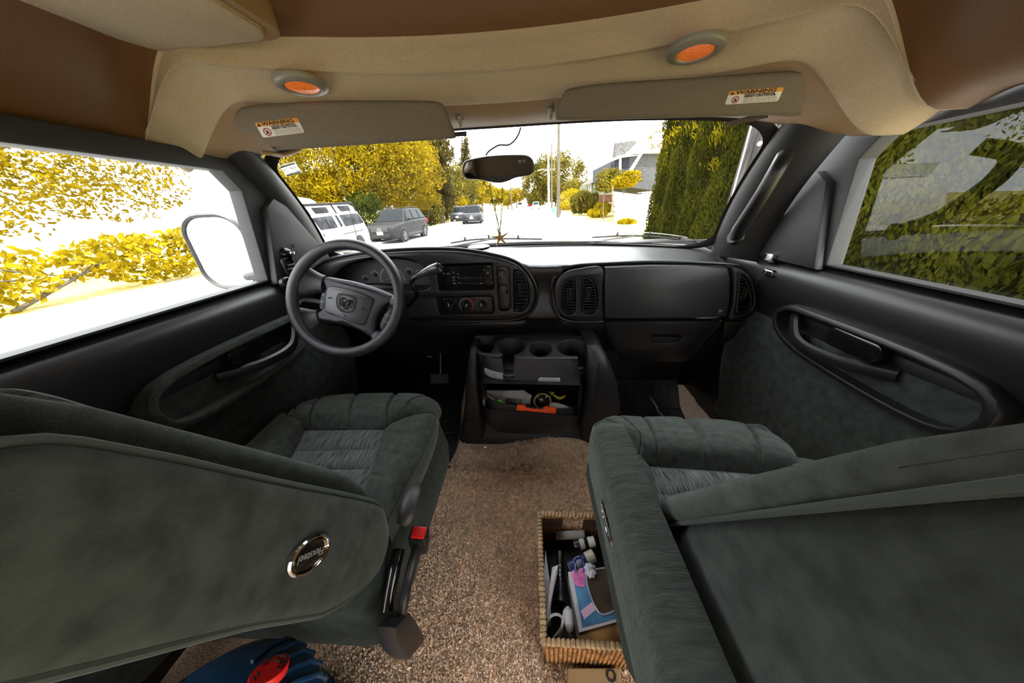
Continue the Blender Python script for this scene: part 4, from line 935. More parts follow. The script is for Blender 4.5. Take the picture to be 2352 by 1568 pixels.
cr = thing('sandal_strap', 'cream perforated strap at the driver end of the console bin', 'strap', aY(1125, 925, .905))
q2 = [(lambda a: (a.x, a.z))(aY(*q, .905)) for q in ((1110, 930), (1109, 920), (1114, 912), (1120, 910), (1138, 922), (1157, 936), (1130, 934))]
MB().plate(q2, [], lambda u, v, d: V((u, .905+d, v)), .01, .003).build('strap', mat('cream leather', (.36, .33, .22), .6), cr)
for x, y in ((1117, 920), (1123, 924), (1130, 927), (1137, 930), (1143, 933)):
    MB().lathe([(.005, 0), (.0048, .0012), (0, .0012)], 12, frame(aY(x, y, .9045), (1, 0, 0), None, (0, -1, 0)) @ Matrix.Diagonal((1, 1.3, 1, 1))).build('hole_stud', mat('strap hole', (.16, .14, .09), .8), cr)
gt = thing('glue_tube', 'small tube with bright green cap in the console bin', 'tube', aY(1150, 926, .9))
A_, B_, C_ = aY(1143, 919, .9), aY(1160, 932, .892), aY(1176, 942, .89)
MB().tube([A_, A_.lerp(B_, .1), B_.lerp(A_, .05), B_], [.010, .0125, .0125, .011], 14).build('cap', mat('green cap', (.06, .27, .02), .4), gt)
MB().tube([B_, B_.lerp(C_, .3), C_], [.009, .011, .004], 12).build('body', mat('clear body', (.34, .33, .33), .3), gt)
oc = thing('orange_clip', 'bright orange plastic clip lying along the console bin rim', 'clip', aY(1230, 942, .876))
q2 = [(lambda a: (a.x, a.z))(aY(*q, .872)) for q in ((1185, 941), (1188, 932), (1206, 932.5), (1208, 936), (1225, 939), (1245, 940), (1252, 936), (1277, 939), (1276, 949), (1252, 947.5), (1245, 946), (1225, 945), (1207, 942), (1204, 943))]
MB().plate(q2, [], lambda u, v, d: V((u, .868+d, v)), .014, .003).build('clip_body', mat('orange plastic', (.8, .085, .012), .45), oc)
MB().tube([aY(1275, 945, .88), aY(1288, 947, .885)], .006, 8).build('clip_pin', M_black, oc)
yr = thing('head_torch', 'black torch with a yellow rimmed lens in the console bin', 'torch', aY(1246, 922, .92))
Mr = frame(aY(1246, 921, .915), (1, 0, 0), None, (0, -1, .25))
rr_ = aY(1265, 921, .915).x-aY(1246, 921, .915).x
MB().lathe([(rr_*1.15, -.03), (rr_*1.15, -.006), (rr_*1.05, -.001)], 28, Mr).build('torch_body', M_black, yr)
MB().tube([Mr @ V((rr_*math.cos(a*math.pi/16), rr_*.95*math.sin(a*math.pi/16), 0)) for a in range(32)], .0022, 6, True).build('rim', mat('yellow rim', (.35, .32, .05), .5), yr)
MB().lathe([(rr_*.95, -.002), (rr_*.8, .003), (rr_*.4, .008), (0, .010)], 24, Mr).build('lens', M_gloss, yr)
o = MB(); o.tube(crom([aY(1262, 899, .95), aY(1268, 904, .945), aY(1272, 908, .94), aY(1280, 914, .935), aY(1289, 915, .935), aY(1299, 909, .94)], 5), .0032, 6); o.tube([aY(1265, 908, .943), aY(1272, 900, .943)], .003, 6); o.tube(crom([aY(1271, 906, .94), aY(1281, 911, .935), aY(1289, 912, .935), aY(1298, 908, .94)], 4), .0028, 6)
tag(o.build('knotted_cord', mat('yellow cord', (.45, .38, .02), .6)), 'knotted yellow cord at the back of the console bin', 'lanyard')  # a knotted length of yellow cord
tag(MB().tube(crom([aY(1281, 921, .93), aY(1285, 928, .92), aY(1294, 934, .91)], 4), .003, 6).build('red_cord', mat('red cord', (.28, .06, .03), .6)), 'short dull red cord in the console bin', 'lanyard')  # a short piece of red cord
flatthing('white_remote', 'small white plastic gadget at the passenger end of the bin', 'gadget', ((1264, 937), (1267, 930), (1275, 929), (1298, 935), (1315, 942), (1316, 950), (1295, 951), (1283, 942)), .892, mat('off white plastic', (.36, .34, .36), .4), .014, .005)
# ================================================================== SEATS
def zc(pts, z): return [aZ(x, y, z) for x, y in pts]
def fit(curve, n=16): return crom(curve, max(2, n//max(1, len(curve)-1)))
def grooves(us, depth, w, fan=0.0, wr=.0):
    def f(u, v):
        h = 0
        for q in us: h -= depth*math.exp(-((u-q-fan*(v-.5)*(q-.5))/w)**2)
        return h*min(1, 6*min(v+.08, 1.02-v)) + wr*noise.noise(V((u*14, v*5, 1.7)))+wr*.8*noise.noise(V((u*3, v*26, 4.2)))
    return f
def piping(name, pts, par, r=.0036): return MB().tube(pts, r, 8).build(name, M_piping, par)
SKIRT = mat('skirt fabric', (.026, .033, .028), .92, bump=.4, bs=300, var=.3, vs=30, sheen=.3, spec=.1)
def wavy(b, amp=.004): return b
# ---------------- driver
ds = thing('driver_seat', 'green velour captain seat behind the steering wheel with raised armrest', 'seat', (-.6, .5, 0), 'front captain seats')
Z0 = .43
rs = fit(zc([(655, 968), (690, 984), (780, 986), (884, 986), (935, 962), (996, 946)], Z0)); 
ff = zc([(650, 952), (690, 921), (735, 904), (800, 896), (870, 895), (945, 899), (982, 915), (998, 938)], .415)
fe = fit([V((p.x, p.y+.004, .345)) for p in ff], 28)
ls_ = [rs[0], rs[0].lerp(fe[0], .5)+V((0, .0, .006)), fe[0]]; rse = [rs[-1], rs[-1].lerp(fe[-1], .5)+V((.004, 0, .01)), fe[-1]]
pillow(rs, fe, fit(ls_, 8), fit(rse, 8), 120, 44, .058, grooves((.12, .27, .45, .63, .80), .012, .008, .0, .002), (0, .5, 1), 6).build('front_bolster', M_velour, ds)
rows = [((698, 988), (882, 986)), ((676, 1036), (871, 1031)), ((650, 1082), (852, 1077)), ((628, 1128), (836, 1123)), ((606, 1180), (822, 1172))]
for (a, b), (c, d) in zip(rows, rows[1:]):
    A, B, C, D = [aZ(*q, Z0-.002) for q in (a, b, c, d)]
    pillow([C, D], [A, B], [C, A], [D, B], 40, 18, .011, lambda u, v: .0012*noise.noise(V((u*60, v*4, 2)))+.0006*noise.noise(V((u*180, v*9, 5))), (0, 0, 1)).build('insert_panel', M_insert, ds)
# aisle-side bolster
cin = fit(zc([(822, 1172), (836, 1123), (852, 1077), (871, 1031), (882, 987), (935, 962), (996, 946)], Z0), 18)
cout = fit(zc([(880, 1215), (903, 1172), (928, 1119), (956, 1072), (982, 1015), (996, 975), (997, 946)], Z0-.012), 18)
pillow(cin, cout, [cin[0], cout[0]], [cin[-1], cout[-1]], 60, 20, .030, lambda u, v: -.006*math.exp(-((u-.26-.03*v)/.012)**2)*(1-v)-.006*math.exp(-((u-.45-.03*v)/.012)**2)*(1-v)-.005*math.exp(-((u-.62)/.01)**2)*(1-v)+.0015*noise.noise(V((u*20, v*6, 3))), (0, 0, 1)).build('side_bolster', M_velour, ds)
pip = [p+V((.003, 0, -.002)) for p in cout]+[p+V((.002, .003, 0)) for p in fe[::-1][:3]]
piping('piping', pip, ds)
# boxing below the piping
low = [p+V((-.012, 0, -.085)) for p in pip]
MB().grid(lambda u, v: (lambda x: pip[min(int(x), len(pip)-2)].lerp(pip[min(int(x)+1, len(pip)-1)], x-min(int(x), len(pip)-2)).lerp(low[min(int(x), len(pip)-2)].lerp(low[min(int(x)+1, len(pip)-1)], x-min(int(x), len(pip)-2)), v)+V((.010*math.sin(math.pi*v), 0, 0)))(u*(len(pip)-1)), 40, 8).build('boxing', M_velour, ds)
# door-side bolster (mirror of the aisle one in plan)
lin = fit(zc([(606, 1180), (628, 1128), (650, 1082), (676, 1036), (698, 988), (690, 984), (655, 968)], Z0), 18)
lout = fit([V((-.87, y, Z0-.015)) for y in (lin[0].y-.02, .42, .50, .58, .66, .70, lin[-1].y)], 18)
pillow(lin, lout, [lin[0], lout[0]], [lin[-1], lout[-1]], 50, 18, .035, lambda u, v: .002*noise.noise(V((u*14, v*6, 8))), (0, 0, 1)).build('side_bolster', M_velour, ds)
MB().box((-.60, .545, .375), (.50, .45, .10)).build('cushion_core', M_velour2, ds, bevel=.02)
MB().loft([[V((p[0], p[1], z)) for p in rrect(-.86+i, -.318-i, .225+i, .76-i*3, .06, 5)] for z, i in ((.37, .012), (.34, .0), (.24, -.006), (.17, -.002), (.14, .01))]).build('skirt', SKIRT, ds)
MB().loft([[V((p[0], p[1], z)) for p in rrect(-.80, -.40, .30, .70, .05, 5)] for z in (.01, .15)]).build('pedestal', M_black, ds)
# backrest: front cushion and shell
def backrest(par, xc, w, F0, L=.62, T=1.0, Q=1.0):
    ax = V((0, -.46, .89)).normalized(); ay = V((0, -ax.z, ax.y)); ay = -ay if ay.y > 0 else ay       # ay points to the rear
    def ringb(t, w_, d0, d1, r):
        c = V((xc, F0[0], F0[1]))+ax*t
        return [c+V((p[0], 0, 0))+ay*p[1] for p in rrect(-w_, w_, d0, d1, r, 5)]
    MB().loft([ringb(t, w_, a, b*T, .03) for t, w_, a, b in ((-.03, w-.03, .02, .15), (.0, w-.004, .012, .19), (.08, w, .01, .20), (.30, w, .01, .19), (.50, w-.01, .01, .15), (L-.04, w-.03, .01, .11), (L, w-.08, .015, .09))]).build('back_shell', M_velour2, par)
    MB().loft([ringb(t, w_, a*Q, .014, .018) for t, w_, a in ((-.04, w-.05, .005), (-.02, w-.012, -.015), (.05, w+.006, -.03), (.14, w+.008, -.040), (.30, w+.006, -.036), (.50, w-.004, -.03), (L-.03, w-.03, -.02), (L, w-.07, .0))]).build('back_cushion', M_velour, par)
    for s_ in (-1, 1): piping('back_piping', [V((xc+s_*w*1.0, F0[0], F0[1]))+ax*t+ay*.012 for t in [k*L*.92/16-.01 for k in range(17)]], par)
    MB().plate(rrect(-w*.55, w*.55, .10, L-.12, .03), [], lambda u, v, d: V((xc+u, F0[0], F0[1]))+ax*v+ay*(-.046*Q+d), .02, .008).build('back_insert', M_insert, par)
backrest(ds, -.605, .243, (.362, .445), T=.6, Q=1.3)
# raised armrest beside the backrest
def badge(par, c, xdir, n, a=.036, bb=.024):
    Mb = frame(c, xdir, None, n) @ Matrix.Diagonal((1, bb/a, 1, 1))
    MB().lathe([(a*1.0, -.003), (a*1.02, .0015), (a*.95, .0035), (a*.88, .0032), (a*.84, .001)], 40, Mb, False).build('badge_ring', M_chrome, par)
    MB().lathe([(a*.80, .0005), (a*.77, .0022), (a*.74, .0005)], 40, Mb, False).build('badge_inner_ring', mat('warm chrome', (.6, .5, .36), .15, metal=1), par)
    d = MB().lathe([(a*.85, .0), (a*.7, .001), (0, .0018)], 32, Mb).build('badge_disc', M_gloss, par)
    text('lettering', 'Flexsteel', a*.36, M_dim, d, frame(c+V(n).normalized()*.0022, xdir, None, n), bold=.0001)
XA = -.300
arm = [(.332, .515), (.333, .47), (.318, .425), (.285, .408), (.245, .420), (.177, .498), (.142, .574), (.11, .652), (.04, .80), (.015, .87), (.04, .93), (.10, .935), (.14, .88), (.184, .797), (.221, .728), (.291, .60)]
arm = [tuple(q[:2]) for q in crom([(*q, 0) for q in arm], 4, True)]
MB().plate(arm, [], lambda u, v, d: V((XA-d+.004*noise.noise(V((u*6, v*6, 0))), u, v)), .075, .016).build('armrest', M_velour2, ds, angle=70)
piping('armrest_piping', [V((XA-.014, *q)) for q in inset(arm, -.001)]+[V((XA-.014, *arm[0]))], ds, .004)
c_, e_ = aX(707, 1273, XA), None
m1, m2, m3, m4 = [aX(*q, XA) for q in ((659, 1296), (756, 1252), (698, 1238), (716, 1309))]
badge(ds, c_+V((.003, 0, 0)), m1-m2, (1, 0, 0), (m1-m2).length*.48, abs((m4-m3).dot((m1-m2).normalized().cross(V((1, 0, 0)))))*.5)
# recliner lever cover
rc = crom([aX(958, 1112, -.285), aX(948, 1140, -.280), aX(936, 1175, -.278), aX(922, 1205, -.285)], 5)
MB().tube(rc, [.010, .014, .018, .021, .023, .024, .024, .023, .023, .022, .021, .02, .019, .017, .015, .012][:len(rc)], 12, flat=.7).build('recliner_cover', mat('brown grey plastic', (.022, .019, .021), .5, bump=.2, bs=150), ds)
# ---------------- seat belt stalk
bk = thing('belt_buckle', 'black seat belt buckle stalk with red button beside driver seat', 'buckle', aX(930, 1500, -.262))
XB = -.262
bp = crom([aX(918, 1440, XB-.01), aX(926, 1390, XB), aX(938, 1330, XB), aX(952, 1275, XB+.004), aX(966, 1235, XB+.006)], 6)
MB().tube(bp, .0125, 10, flat=.8).build('sleeve', M_plast, bk)
t_ = (bp[-1]-bp[-6]).normalized(); side = V((1, 0, 0)); side = (side-t_*side.dot(t_)).normalized()
Mb_ = frame(bp[-1]-t_*.005, (1, 0, 0), None, (.12, -.05, 1))
MB().loft([[Mb_ @ V((p[0]*s_, p[1]*s_, h)) for p in rrect(-.019, .019, -.014, .014, .005)] for s_, h in ((.7, -.04), (1, -.02), (1.05, .01), (1.05, .028), (.95, .033))]).build('buckle_case', M_black, bk)
MB().plate(rrect(-.014, .016, -.0115, .0115, .003), [], lambda u, v, d: Mb_ @ V((u, v, .039-d)), .012, .003).build('release_button', mat('red button', (.55, .01, .008), .35), bk)
MB().tube(crom([aX(890, 1400, -.30), aX(898, 1350, -.30), aX(908, 1300, -.298), aX(916, 1262, -.30)], 5), .014, 10).build('anchor_tube', M_gloss, bk)
ft = [aX(x, y, XB) for x, y in ((893, 1440), (915, 1418), (932, 1405), (950, 1430), (966, 1458), (962, 1478), (945, 1498), (930, 1514), (912, 1500), (898, 1478))]
MB().plate([(p.y, p.z) for p in ft], [], lambda u, v, d: V((XB+.012-d, u, v)), .035, .008).build('foot_cover', M_plast, bk)
# ---------------- passenger
ps = thing('passenger_seat', 'green velour captain seat on the passenger side with lowered armrest', 'seat', (.45, .45, 0), 'front captain seats')
Z1 = .43
rs = fit(zc([(1400, 1010), (1445, 1036), (1494, 1068), (1605, 1081), (1757, 1089), (1850, 1092)], Z1)); 
ff = zc([(1372, 980), (1388, 962), (1417, 951), (1480, 949), (1537, 950), (1674, 958), (1764, 981), (1830, 1010)], .415)
fe = fit([V((p.x, p.y+.004, .345)) for p in ff], 28)
ls_ = [rs[0], rs[0].lerp(fe[0], .5)+V((0, .0, .006)), fe[0]]; rse = [rs[-1], rs[-1].lerp(fe[-1], .5)+V((.004, 0, .01)), fe[-1]]
pillow(rs, fe, fit(ls_, 8), fit(rse, 8), 120, 44, .060, grooves((.16, .30, .43, .62, .78), .013, .008, .0, .002), (0, .5, 1), 6).build('front_bolster', M_velour, ps)
rows = [((1494, 1069), (1757, 1089)), ((1511, 1135), (1790, 1160)), ((1526, 1195), (1820, 1225)), ((1540, 1255), (1850, 1290))]
for (a, b), (c, d) in zip(rows, rows[1:]):
    A, B, C, D = [aZ(*q, Z1-.002) for q in (a, b, c, d)]
    pillow([C, D], [A, B], [C, A], [D, B], 40, 18, .011, lambda u, v: .0012*noise.noise(V((u*60, v*4, 2)))+.0006*noise.noise(V((u*180, v*9, 5))), (0, 0, 1)).build('insert_panel', M_insert, ps)
cin = fit(zc([(1540, 1255), (1526, 1195), (1511, 1135), (1494, 1069), (1445, 1036), (1400, 1010)], Z1), 18)
cout = fit([V((x, y, Z1-.012)) for x, y in ((.185, .28), (.18, .36), (.175, .45), (.172, .54), (.172, .60), (fe[0].x, fe[0].y-.015))], 18)
pillow(cin, cout, [cin[0], cout[0]], [cin[-1], cout[-1]], 60, 20, .025, lambda u, v: -.007*math.exp(-((u-.60-.05*v)/.014)**2)*(1-v)-.006*math.exp(-((u-.34-.04*v)/.012)**2)*(1-v)+.0015*noise.noise(V((u*20, v*6, 3))), (0, 0, 1)).build('side_bolster', M_velour, ps)
rin = fit(zc([(1850, 1290), (1820, 1225), (1790, 1160), (1757, 1089), (1850, 1092)], Z1), 16)
rout = fit([V((.735, y, Z1-.015)) for y in (.30, .38, .46, .52, rs[-1].y)], 16)
pillow(rin, rout, [rin[0], rout[0]], [rin[-1], rout[-1]], 40, 16, .035, None, (0, 0, 1)).build('side_bolster', M_velour, ps)
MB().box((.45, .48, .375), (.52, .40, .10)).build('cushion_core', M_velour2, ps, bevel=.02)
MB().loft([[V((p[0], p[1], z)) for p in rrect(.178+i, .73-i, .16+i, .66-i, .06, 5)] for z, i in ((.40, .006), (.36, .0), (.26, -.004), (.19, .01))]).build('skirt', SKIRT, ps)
MB().loft([[V((p[0], p[1], z)) for p in rrect(.325, .66, .24, .60, .05, 5)] for z in (.01, .20)]).build('pedestal', M_black, ps)
backrest(ps, .475, .240, (.362, .440), Q=.75)
ap = rrect(-.06, .520, .425, .592, (.03, .07, .055, .03), 8)
M_fur = mat('ribbed plush velour', (.044, .053, .046), .9, bump=.55, bs=150, var=.25, vs=50, sheen=.6, spec=.1, stretch=(.5, 3, 1))
MB().plate(ap, [], lambda u, v, d: V((.140+d+.003*noise.noise(V((u*7, v*7, 2))), u, v)), .072, .026).build('armrest', M_fur, ps, angle=75)
MB().loft([[V((.140+d, p[0], p[1])) for p in inset(ap, q)] for d, q in ((.046, 0), (.062, .008), (.072, .026), (.074, .05))], True, True).build('armrest_inner', M_fur, ps, angle=75)
badge(ps, aX(1395, 1198, .1405), (0, 1, -.15), (-1, 0, -.12), .042, .026)

# ================================================================== ON THE FLOOR
# blue water jug with a red sticker
jc = V((-.505, .025, 0))
jg = thing('water_jug', 'translucent blue plastic water jug standing behind the driver seat', 'jug', jc)
M_jug = mat('blue plastic', (.008, .035, .085), .18, coat=.4, var=.3, vs=12)
prj = [(0, .006), (.14, .006), (.165, .02), (.170, .05)]
for k in range(5): z = .06+.04*k; prj += [(.170, z), (.162, z+.012), (.162, z+.02), (.170, z+.032)]
prj += [(.172, .28), (.167, .305), (.147, .335), (.11, .36), (.06, .375), (.035, .38), (.032, .42), (0, .42)]
MB().lathe(prj, 48, Matrix.Translation(jc)).build('body', M_jug, jg)
for k in range(5):
    a = math.radians(48+9*k); MB().tube([jc+V((math.cos(a)*r, math.sin(a)*r, z)) for r, z in ((.174, .27), (.169, .303), (.149, .335), (.125, .353))], .004, 6).build('shoulder_rib', M_jug, jg)
sp0 = aP(618, 1543, jc+V((0, .135, .348)), (0, .8, 1)); sn = V((.0, .8, 1)).normalized()
Mst = frame(sp0+sn*.004, (1, 0, 0), None, sn)
stk = thing('round_sticker', 'red round smiling face sticker on the blue jug', 'sticker', sp0)
MB().lathe([(.026, -.012), (.026, .0), (.025, .001), (0, .001)], 32, Mst @ Matrix.Diagonal((.95, 1.1, 1, 1))).build('disc', mat('red sticker', (.72, .012, .01), .4), stk)
for pts in (((-.02, .004), (-.01, .022), (.012, .02), (.02, .0)), ((-.014, .004), (-.006, .014), (.008, .012), (.013, .0)), ((-.014, -.008), (-.008, -.012)), ((-.012, -.016), (-.006, -.02)), ((-.002, .014), (-.004, .021)), ((.004, .013), (.006, .02)), ((.01, .009), (.015, .014))):
    MB().tube([Mst @ V((*q, .0012)) for q in crom([(*q, 0) for q in pts], 4) for q in [q[:2]]], .0012, 5).build('face_line', M_ink, stk)
# rubber mats
def mat_obj(name, lab, pts, z, bars):
    o = thing(name, lab, 'floor mat', aZ(*pts[0], z), 'rubber floor mats')
    q = [(lambda a: (a.x, a.y))(aZ(x, y, z)) for x, y in pts]; q = [tuple(a[:2]) for a in crom([(*a, 0) for a in q], 3, True)]
    MB().plate(q, [], lambda u, v, d: V((u, v, z-d)), .012, .004).build('mat_sheet', M_rubber, o)
    for A, B, w_ in bars:
        a, b = aZ(*A, z), aZ(*B, z); d = (b-a); s_ = V((-d.y, d.x, 0)).normalized()*w_/2
        MB().hexa([a-s_, b-s_, b+s_, a+s_, a-s_+V((0, 0, .006)), b-s_+V((0, 0, .006)), b+s_+V((0, 0, .006)), a+s_+V((0, 0, .006))]).build('tread_bar', M_rubber, o, bevel=.0015, seg=1)
bars = [((984+i*14, 888), (986+i*14, 942), .016) for i in range(5)]+[((996, 955+i*13.5), (1047-i*1.3, 952+i*13.5), .010) for i in range(10)]
mat_obj('floor_mat', 'black ribbed rubber floor mat beside the driver seat', [(880, 842), (1055, 838), (1056, 930), (1054, 1000), (1040, 1045), (1012, 1082), (985, 1092), (930, 1000), (880, 900)], .022, bars)
bars = [((1424+i*20, 885), (1430+i*20, 938), .045) for i in range(7)]+[((1430+i*22, 948), (1438+i*22, 975), .045) for i in range(6)]
mat_obj('floor_mat', 'black ribbed rubber floor mat in the passenger footwell', [(1415, 845), (1540, 845), (1562, 930), (1575, 965), (1560, 1010), (1430, 1010), (1418, 930)], .022, bars)
# pedals deep under the dash
pd = thing('brake_pedal', 'black brake pedal in the dark driver footwell', 'pedal', (-.52, 1.30, .1))
MB().box((-.52, 1.28, .17), (.11, .02, .06), Matrix.Rotation(math.radians(-35), 3, 'X')).build('pad', M_rubber, pd, bevel=.006)
MB().tube([V((-.52, 1.29, .17)), V((-.52, 1.36, .30)), V((-.52, 1.38, .45))], .01, 8).build('arm', M_black, pd)

# ---- wicker basket
bx0, bx1, by0, by1, bh = .022, .295, .250, .535, .165
ba = thing('wicker_basket', 'brown woven wicker basket full of odds and ends beside the passenger seat', 'basket', ((bx0+bx1)/2, (by0+by1)/2, 0))
M_wick = mat('wicker', (.30, .135, .04), .55, var=.5, vs=55, bump=.3, bs=200)
M_wick2 = mat('wicker rim', (.36, .235, .12), .55, var=.35, vs=60)
wv = MB(); rv = random.Random(5)
def capsule(b, p, d, r, l, up):
    d = V(d).normalized(); up = V(up).normalized(); s_ = d.cross(up)
    vs = []; prof_ = ((-1, .25), (-.6, .9), (0, 1.05), (.6, .9), (1, .25))
    for t, q in prof_:
        for k in range(6): a = 2*math.pi*k/6; vs.append(p+d*(t*l/2)+(s_*math.cos(a)+up*math.sin(a))*(r*q))
    fs = [(j*6+k, j*6+(k+1) % 6, (j+1)*6+(k+1) % 6, (j+1)*6+k) for j in range(4) for k in range(6)]
    b.add(vs, fs)
walls = (((bx0, by0), (bx1, by0), (0, -1, 0)), ((bx0, by1), (bx1, by1), (0, 1, 0)), ((bx0, by0), (bx0, by1), (-1, 0, 0)), ((bx1, by0), (bx1, by1), (1, 0, 0)))
for (a, b, n) in walls:
    L_ = math.hypot(b[0]-a[0], b[1]-a[1]); nc = int(L_/.0105)
    for i in range(nc):
        for j in range(9):
            t = (i+.5+(.5 if j % 2 else 0)*.0)/nc; x, y = lerp(a[0], b[0], t), lerp(a[1], b[1], t); z = .012+j*.0165+(.008 if i % 2 else 0)
            if n == (0, 1, 0) and .10 < x < .16 and .105 < z < .145: continue
            tp = 1-.06*(1-z/bh); cx, cy = (bx0+bx1)/2, (by0+by1)/2
            capsule(wv, V((cx+(x-cx)*tp, cy+(y-cy)*tp, z+rv.uniform(-.001, .001))), (rv.uniform(-.15, .15)*(1 if n[0] == 0 else 0), rv.uniform(-.15, .15)*(1 if n[1] == 0 else 0), 1), .0052, .020, n)
o = wv.build('weave', M_wick, ba); o['kind'] = 'stuff'
rim = MB()
for (a, b, n) in walls:
    L_ = math.hypot(b[0]-a[0], b[1]-a[1]); nc = int(L_/.0105)
    for i in range(nc+1):
        t = i/nc; p = V((lerp(a[0], b[0], t), lerp(a[1], b[1], t), bh+rv.uniform(-.0015, .0015))); e = V((n[1], n[0], 0))
        capsule(rim, p, (V(n)*1.0+e*.35+V((0, 0, .2))), .0062, .017, (0, 0, 1))
o = rim.build('rim', M_wick2, ba); o['kind'] = 'stuff'
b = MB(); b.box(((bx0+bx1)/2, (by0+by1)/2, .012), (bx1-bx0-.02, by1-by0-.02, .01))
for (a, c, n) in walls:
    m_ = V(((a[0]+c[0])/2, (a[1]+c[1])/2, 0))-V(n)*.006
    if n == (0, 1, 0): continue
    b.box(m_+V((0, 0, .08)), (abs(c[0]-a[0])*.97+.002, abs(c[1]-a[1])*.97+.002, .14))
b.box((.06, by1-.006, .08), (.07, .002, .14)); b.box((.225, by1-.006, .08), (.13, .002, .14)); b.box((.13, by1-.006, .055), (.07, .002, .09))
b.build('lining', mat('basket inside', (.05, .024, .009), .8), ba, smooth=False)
# things in the basket (placed in the photo's order, each lying at its own height)
def quadbox(name, lab, cat, px, z, th, m, par=None):
    q = [aZ(x, y, z) for x, y in px]
    b = MB(); b.hexa([p-V((0, 0, th)) for p in q][::-1]+[p for p in q][::-1])
    o = b.build(name, m, par, bevel=.001)
    return tag(o, lab, cat) if par is None else o
cb = thing('gift_box', 'colourful carton with a clear window in the basket', 'box', aZ(1350, 1390, .06))
q = [aZ(1305, 1313, .135), aZ(1400, 1300, .135), aZ(1425, 1425, .125), aZ(1330, 1452, .125)]
MB().hexa([p+V((0, 0, -.075)) for p in (q[3], q[2], q[1], q[0])]+[q[3], q[2], q[1], q[0]]).build('carton', mat('carton white', (.55, .52, .55), .45), cb)
bl = lambda a, b, h=.001: (q[0]*(1-a)+q[1]*a)*(1-b)+(q[3]*(1-a)+q[2]*a)*b+V((0, 0, h))
MB().grid(lambda u, v: bl(lerp(.09, .97, u), lerp(.04, .95, v)), 2, 2).build('art_panel', mat('blue art', (.05, .16, .33), .4, c2=(.12, .33, .55), var=.5, vs=14), cb, smooth=False)
for (a, b_, r) in ((.18, .09, .014), (.28, .12, .013), (.2, .19, .013), (.33, .06, .012), (.26, .24, .010)):
    MB().lathe([(r, 0), (r*.8, .0008), (0, .0012)], 14, Matrix.Translation(bl(a, b_, .0016))).build('pink_blossom', mat('pink art', (.62, .16, .38), .45, var=.3, vs=80), cb)
MB().grid(lambda u, v: bl(lerp(.12, .42, u)+.05*v, lerp(.70, .84, v)-.1*u, .0017), 3, 3).build('pink_ribbon', mat('pale pink art', (.6, .38, .5), .45), cb, smooth=False)
wn_ = [tuple(p[:2]) for p in crom([(.42, .10, 0), (.6, .04, 0), (.98, .08, 0), (.99, .6, 0), (.95, .80, 0), (.62, .84, 0), (.48, .7, 0), (.40, .4, 0)], 4, True)]
MB().add([bl(a, b_, .002) for a, b_ in wn_], [tuple(range(len(wn_)))]).build('window_inside', mat('box inside', (.035, .02, .011), .5, c2=(.09, .055, .03), var=.5, vs=16), cb, smooth=False)
MB().tube([bl(a, b_, .003) for a, b_ in wn_], .0018, 5, True).build('window_edge', mat('clear plastic edge', (.35, .36, .38), .15), cb)
fp = quadbox('snack_packet', 'red and brown snack packet at the near end of the basket', 'packet', ((1325, 1455), (1420, 1425), (1432, 1475), (1330, 1478)), .12, .05, mat('packet print', (.30, .05, .015), .35, c2=(.38, .2, .06), var=.8, vs=22))
# papers
for k, (px, z, m, lab) in enumerate(((((1253, 1262), (1262, 1330), (1266, 1420), (1253, 1420), (1248, 1330)), .13, (.5, .49, .5), 'curled white paper sheet standing against the basket side'), (((1268, 1302), (1282, 1297), (1272, 1340), (1262, 1400), (1256, 1420), (1262, 1350)), .14, (.55, .53, .55), 'narrow folded white paper strip in the basket'))):
    qq = [aZ(x, y, z+.012*math.sin(i*1.7)) for i, (x, y) in enumerate(px)]
    b = MB(); b.add([p for p in qq]+[p+V((.0008, 0, -.045)) for p in qq], [tuple(range(len(qq))), tuple(range(len(qq), 2*len(qq)))[::-1]]+[(i, (i+1) % len(qq), len(qq)+(i+1) % len(qq), len(qq)+i) for i in range(len(qq))])
    tag(b.build('paper_sheet', mat('paper', m, .7), smooth=False), lab, 'paper')
quadbox('card', 'pale printed card at the far end of the basket', 'card', ((1277, 1219), (1343, 1216), (1344, 1236), (1277, 1240)), .10, .002, mat('card', (.26, .24, .21), .6))
def bottle(lab, a, b_, r, zc_, mcap, mbody, mlab):
    A, B = aZ(*a, zc_), aZ(*b_, zc_-.01); o = thing('pill_bottle', lab, 'bottle', A, 'pill bottles in the basket'); d = B-A
    MB().tube([A, A+d*.02, A+d*.30, A+d*.32], [r*.95, r*1.05, r*1.05, r], 18).build('cap', mcap, o)
    MB().tube([A+d*.31, A+d*.40, A+d*.97, B], [r*.8, r, r, r*.9], 18).build('body', mbody, o)
    MB().tube([A+d*.5, A+d*.72], [r*1.02]*2, 18).build('label', mlab, o)
wh = mat('bottle white', (.5, .48, .45), .4)
bottle('small white capped pill bottle at the far end of the basket', (1366, 1243), (1318, 1252), .014, .115, wh, mat('black body', (.01, .01, .012), .3), mat('pale label', (.38, .36, .36), .5))
bottle('blue pill bottle with cream cap leaning in the basket', (1364, 1275), (1305, 1305), .016, .12, mat('cream cap', (.48, .42, .32), .4), mat('blue body', (.02, .035, .10), .3), mat('grey blue label', (.2, .2, .3), .5))
ca = thing('carabiner', 'blue and silver carabiner hook in the basket', 'carabiner', aZ(1331, 1295, .14))
MB().tube(crom([aZ(x, y, .145) for x, y in ((1322, 1312), (1320, 1294), (1323, 1284), (1331, 1281), (1338, 1285), (1342, 1296), (1340, 1313))], 5), .0026, 7).build('bow', mat('blue metal', (.03, .05, .25), .3, metal=.6), ca)
MB().tube([aZ(1324, 1312, .145), aZ(1321, 1293, .146)], .003, 7).build('gate', M_chrome, ca)
tw = MB(); rt_ = random.Random(9)
ct = aZ(1355, 1310, .14)
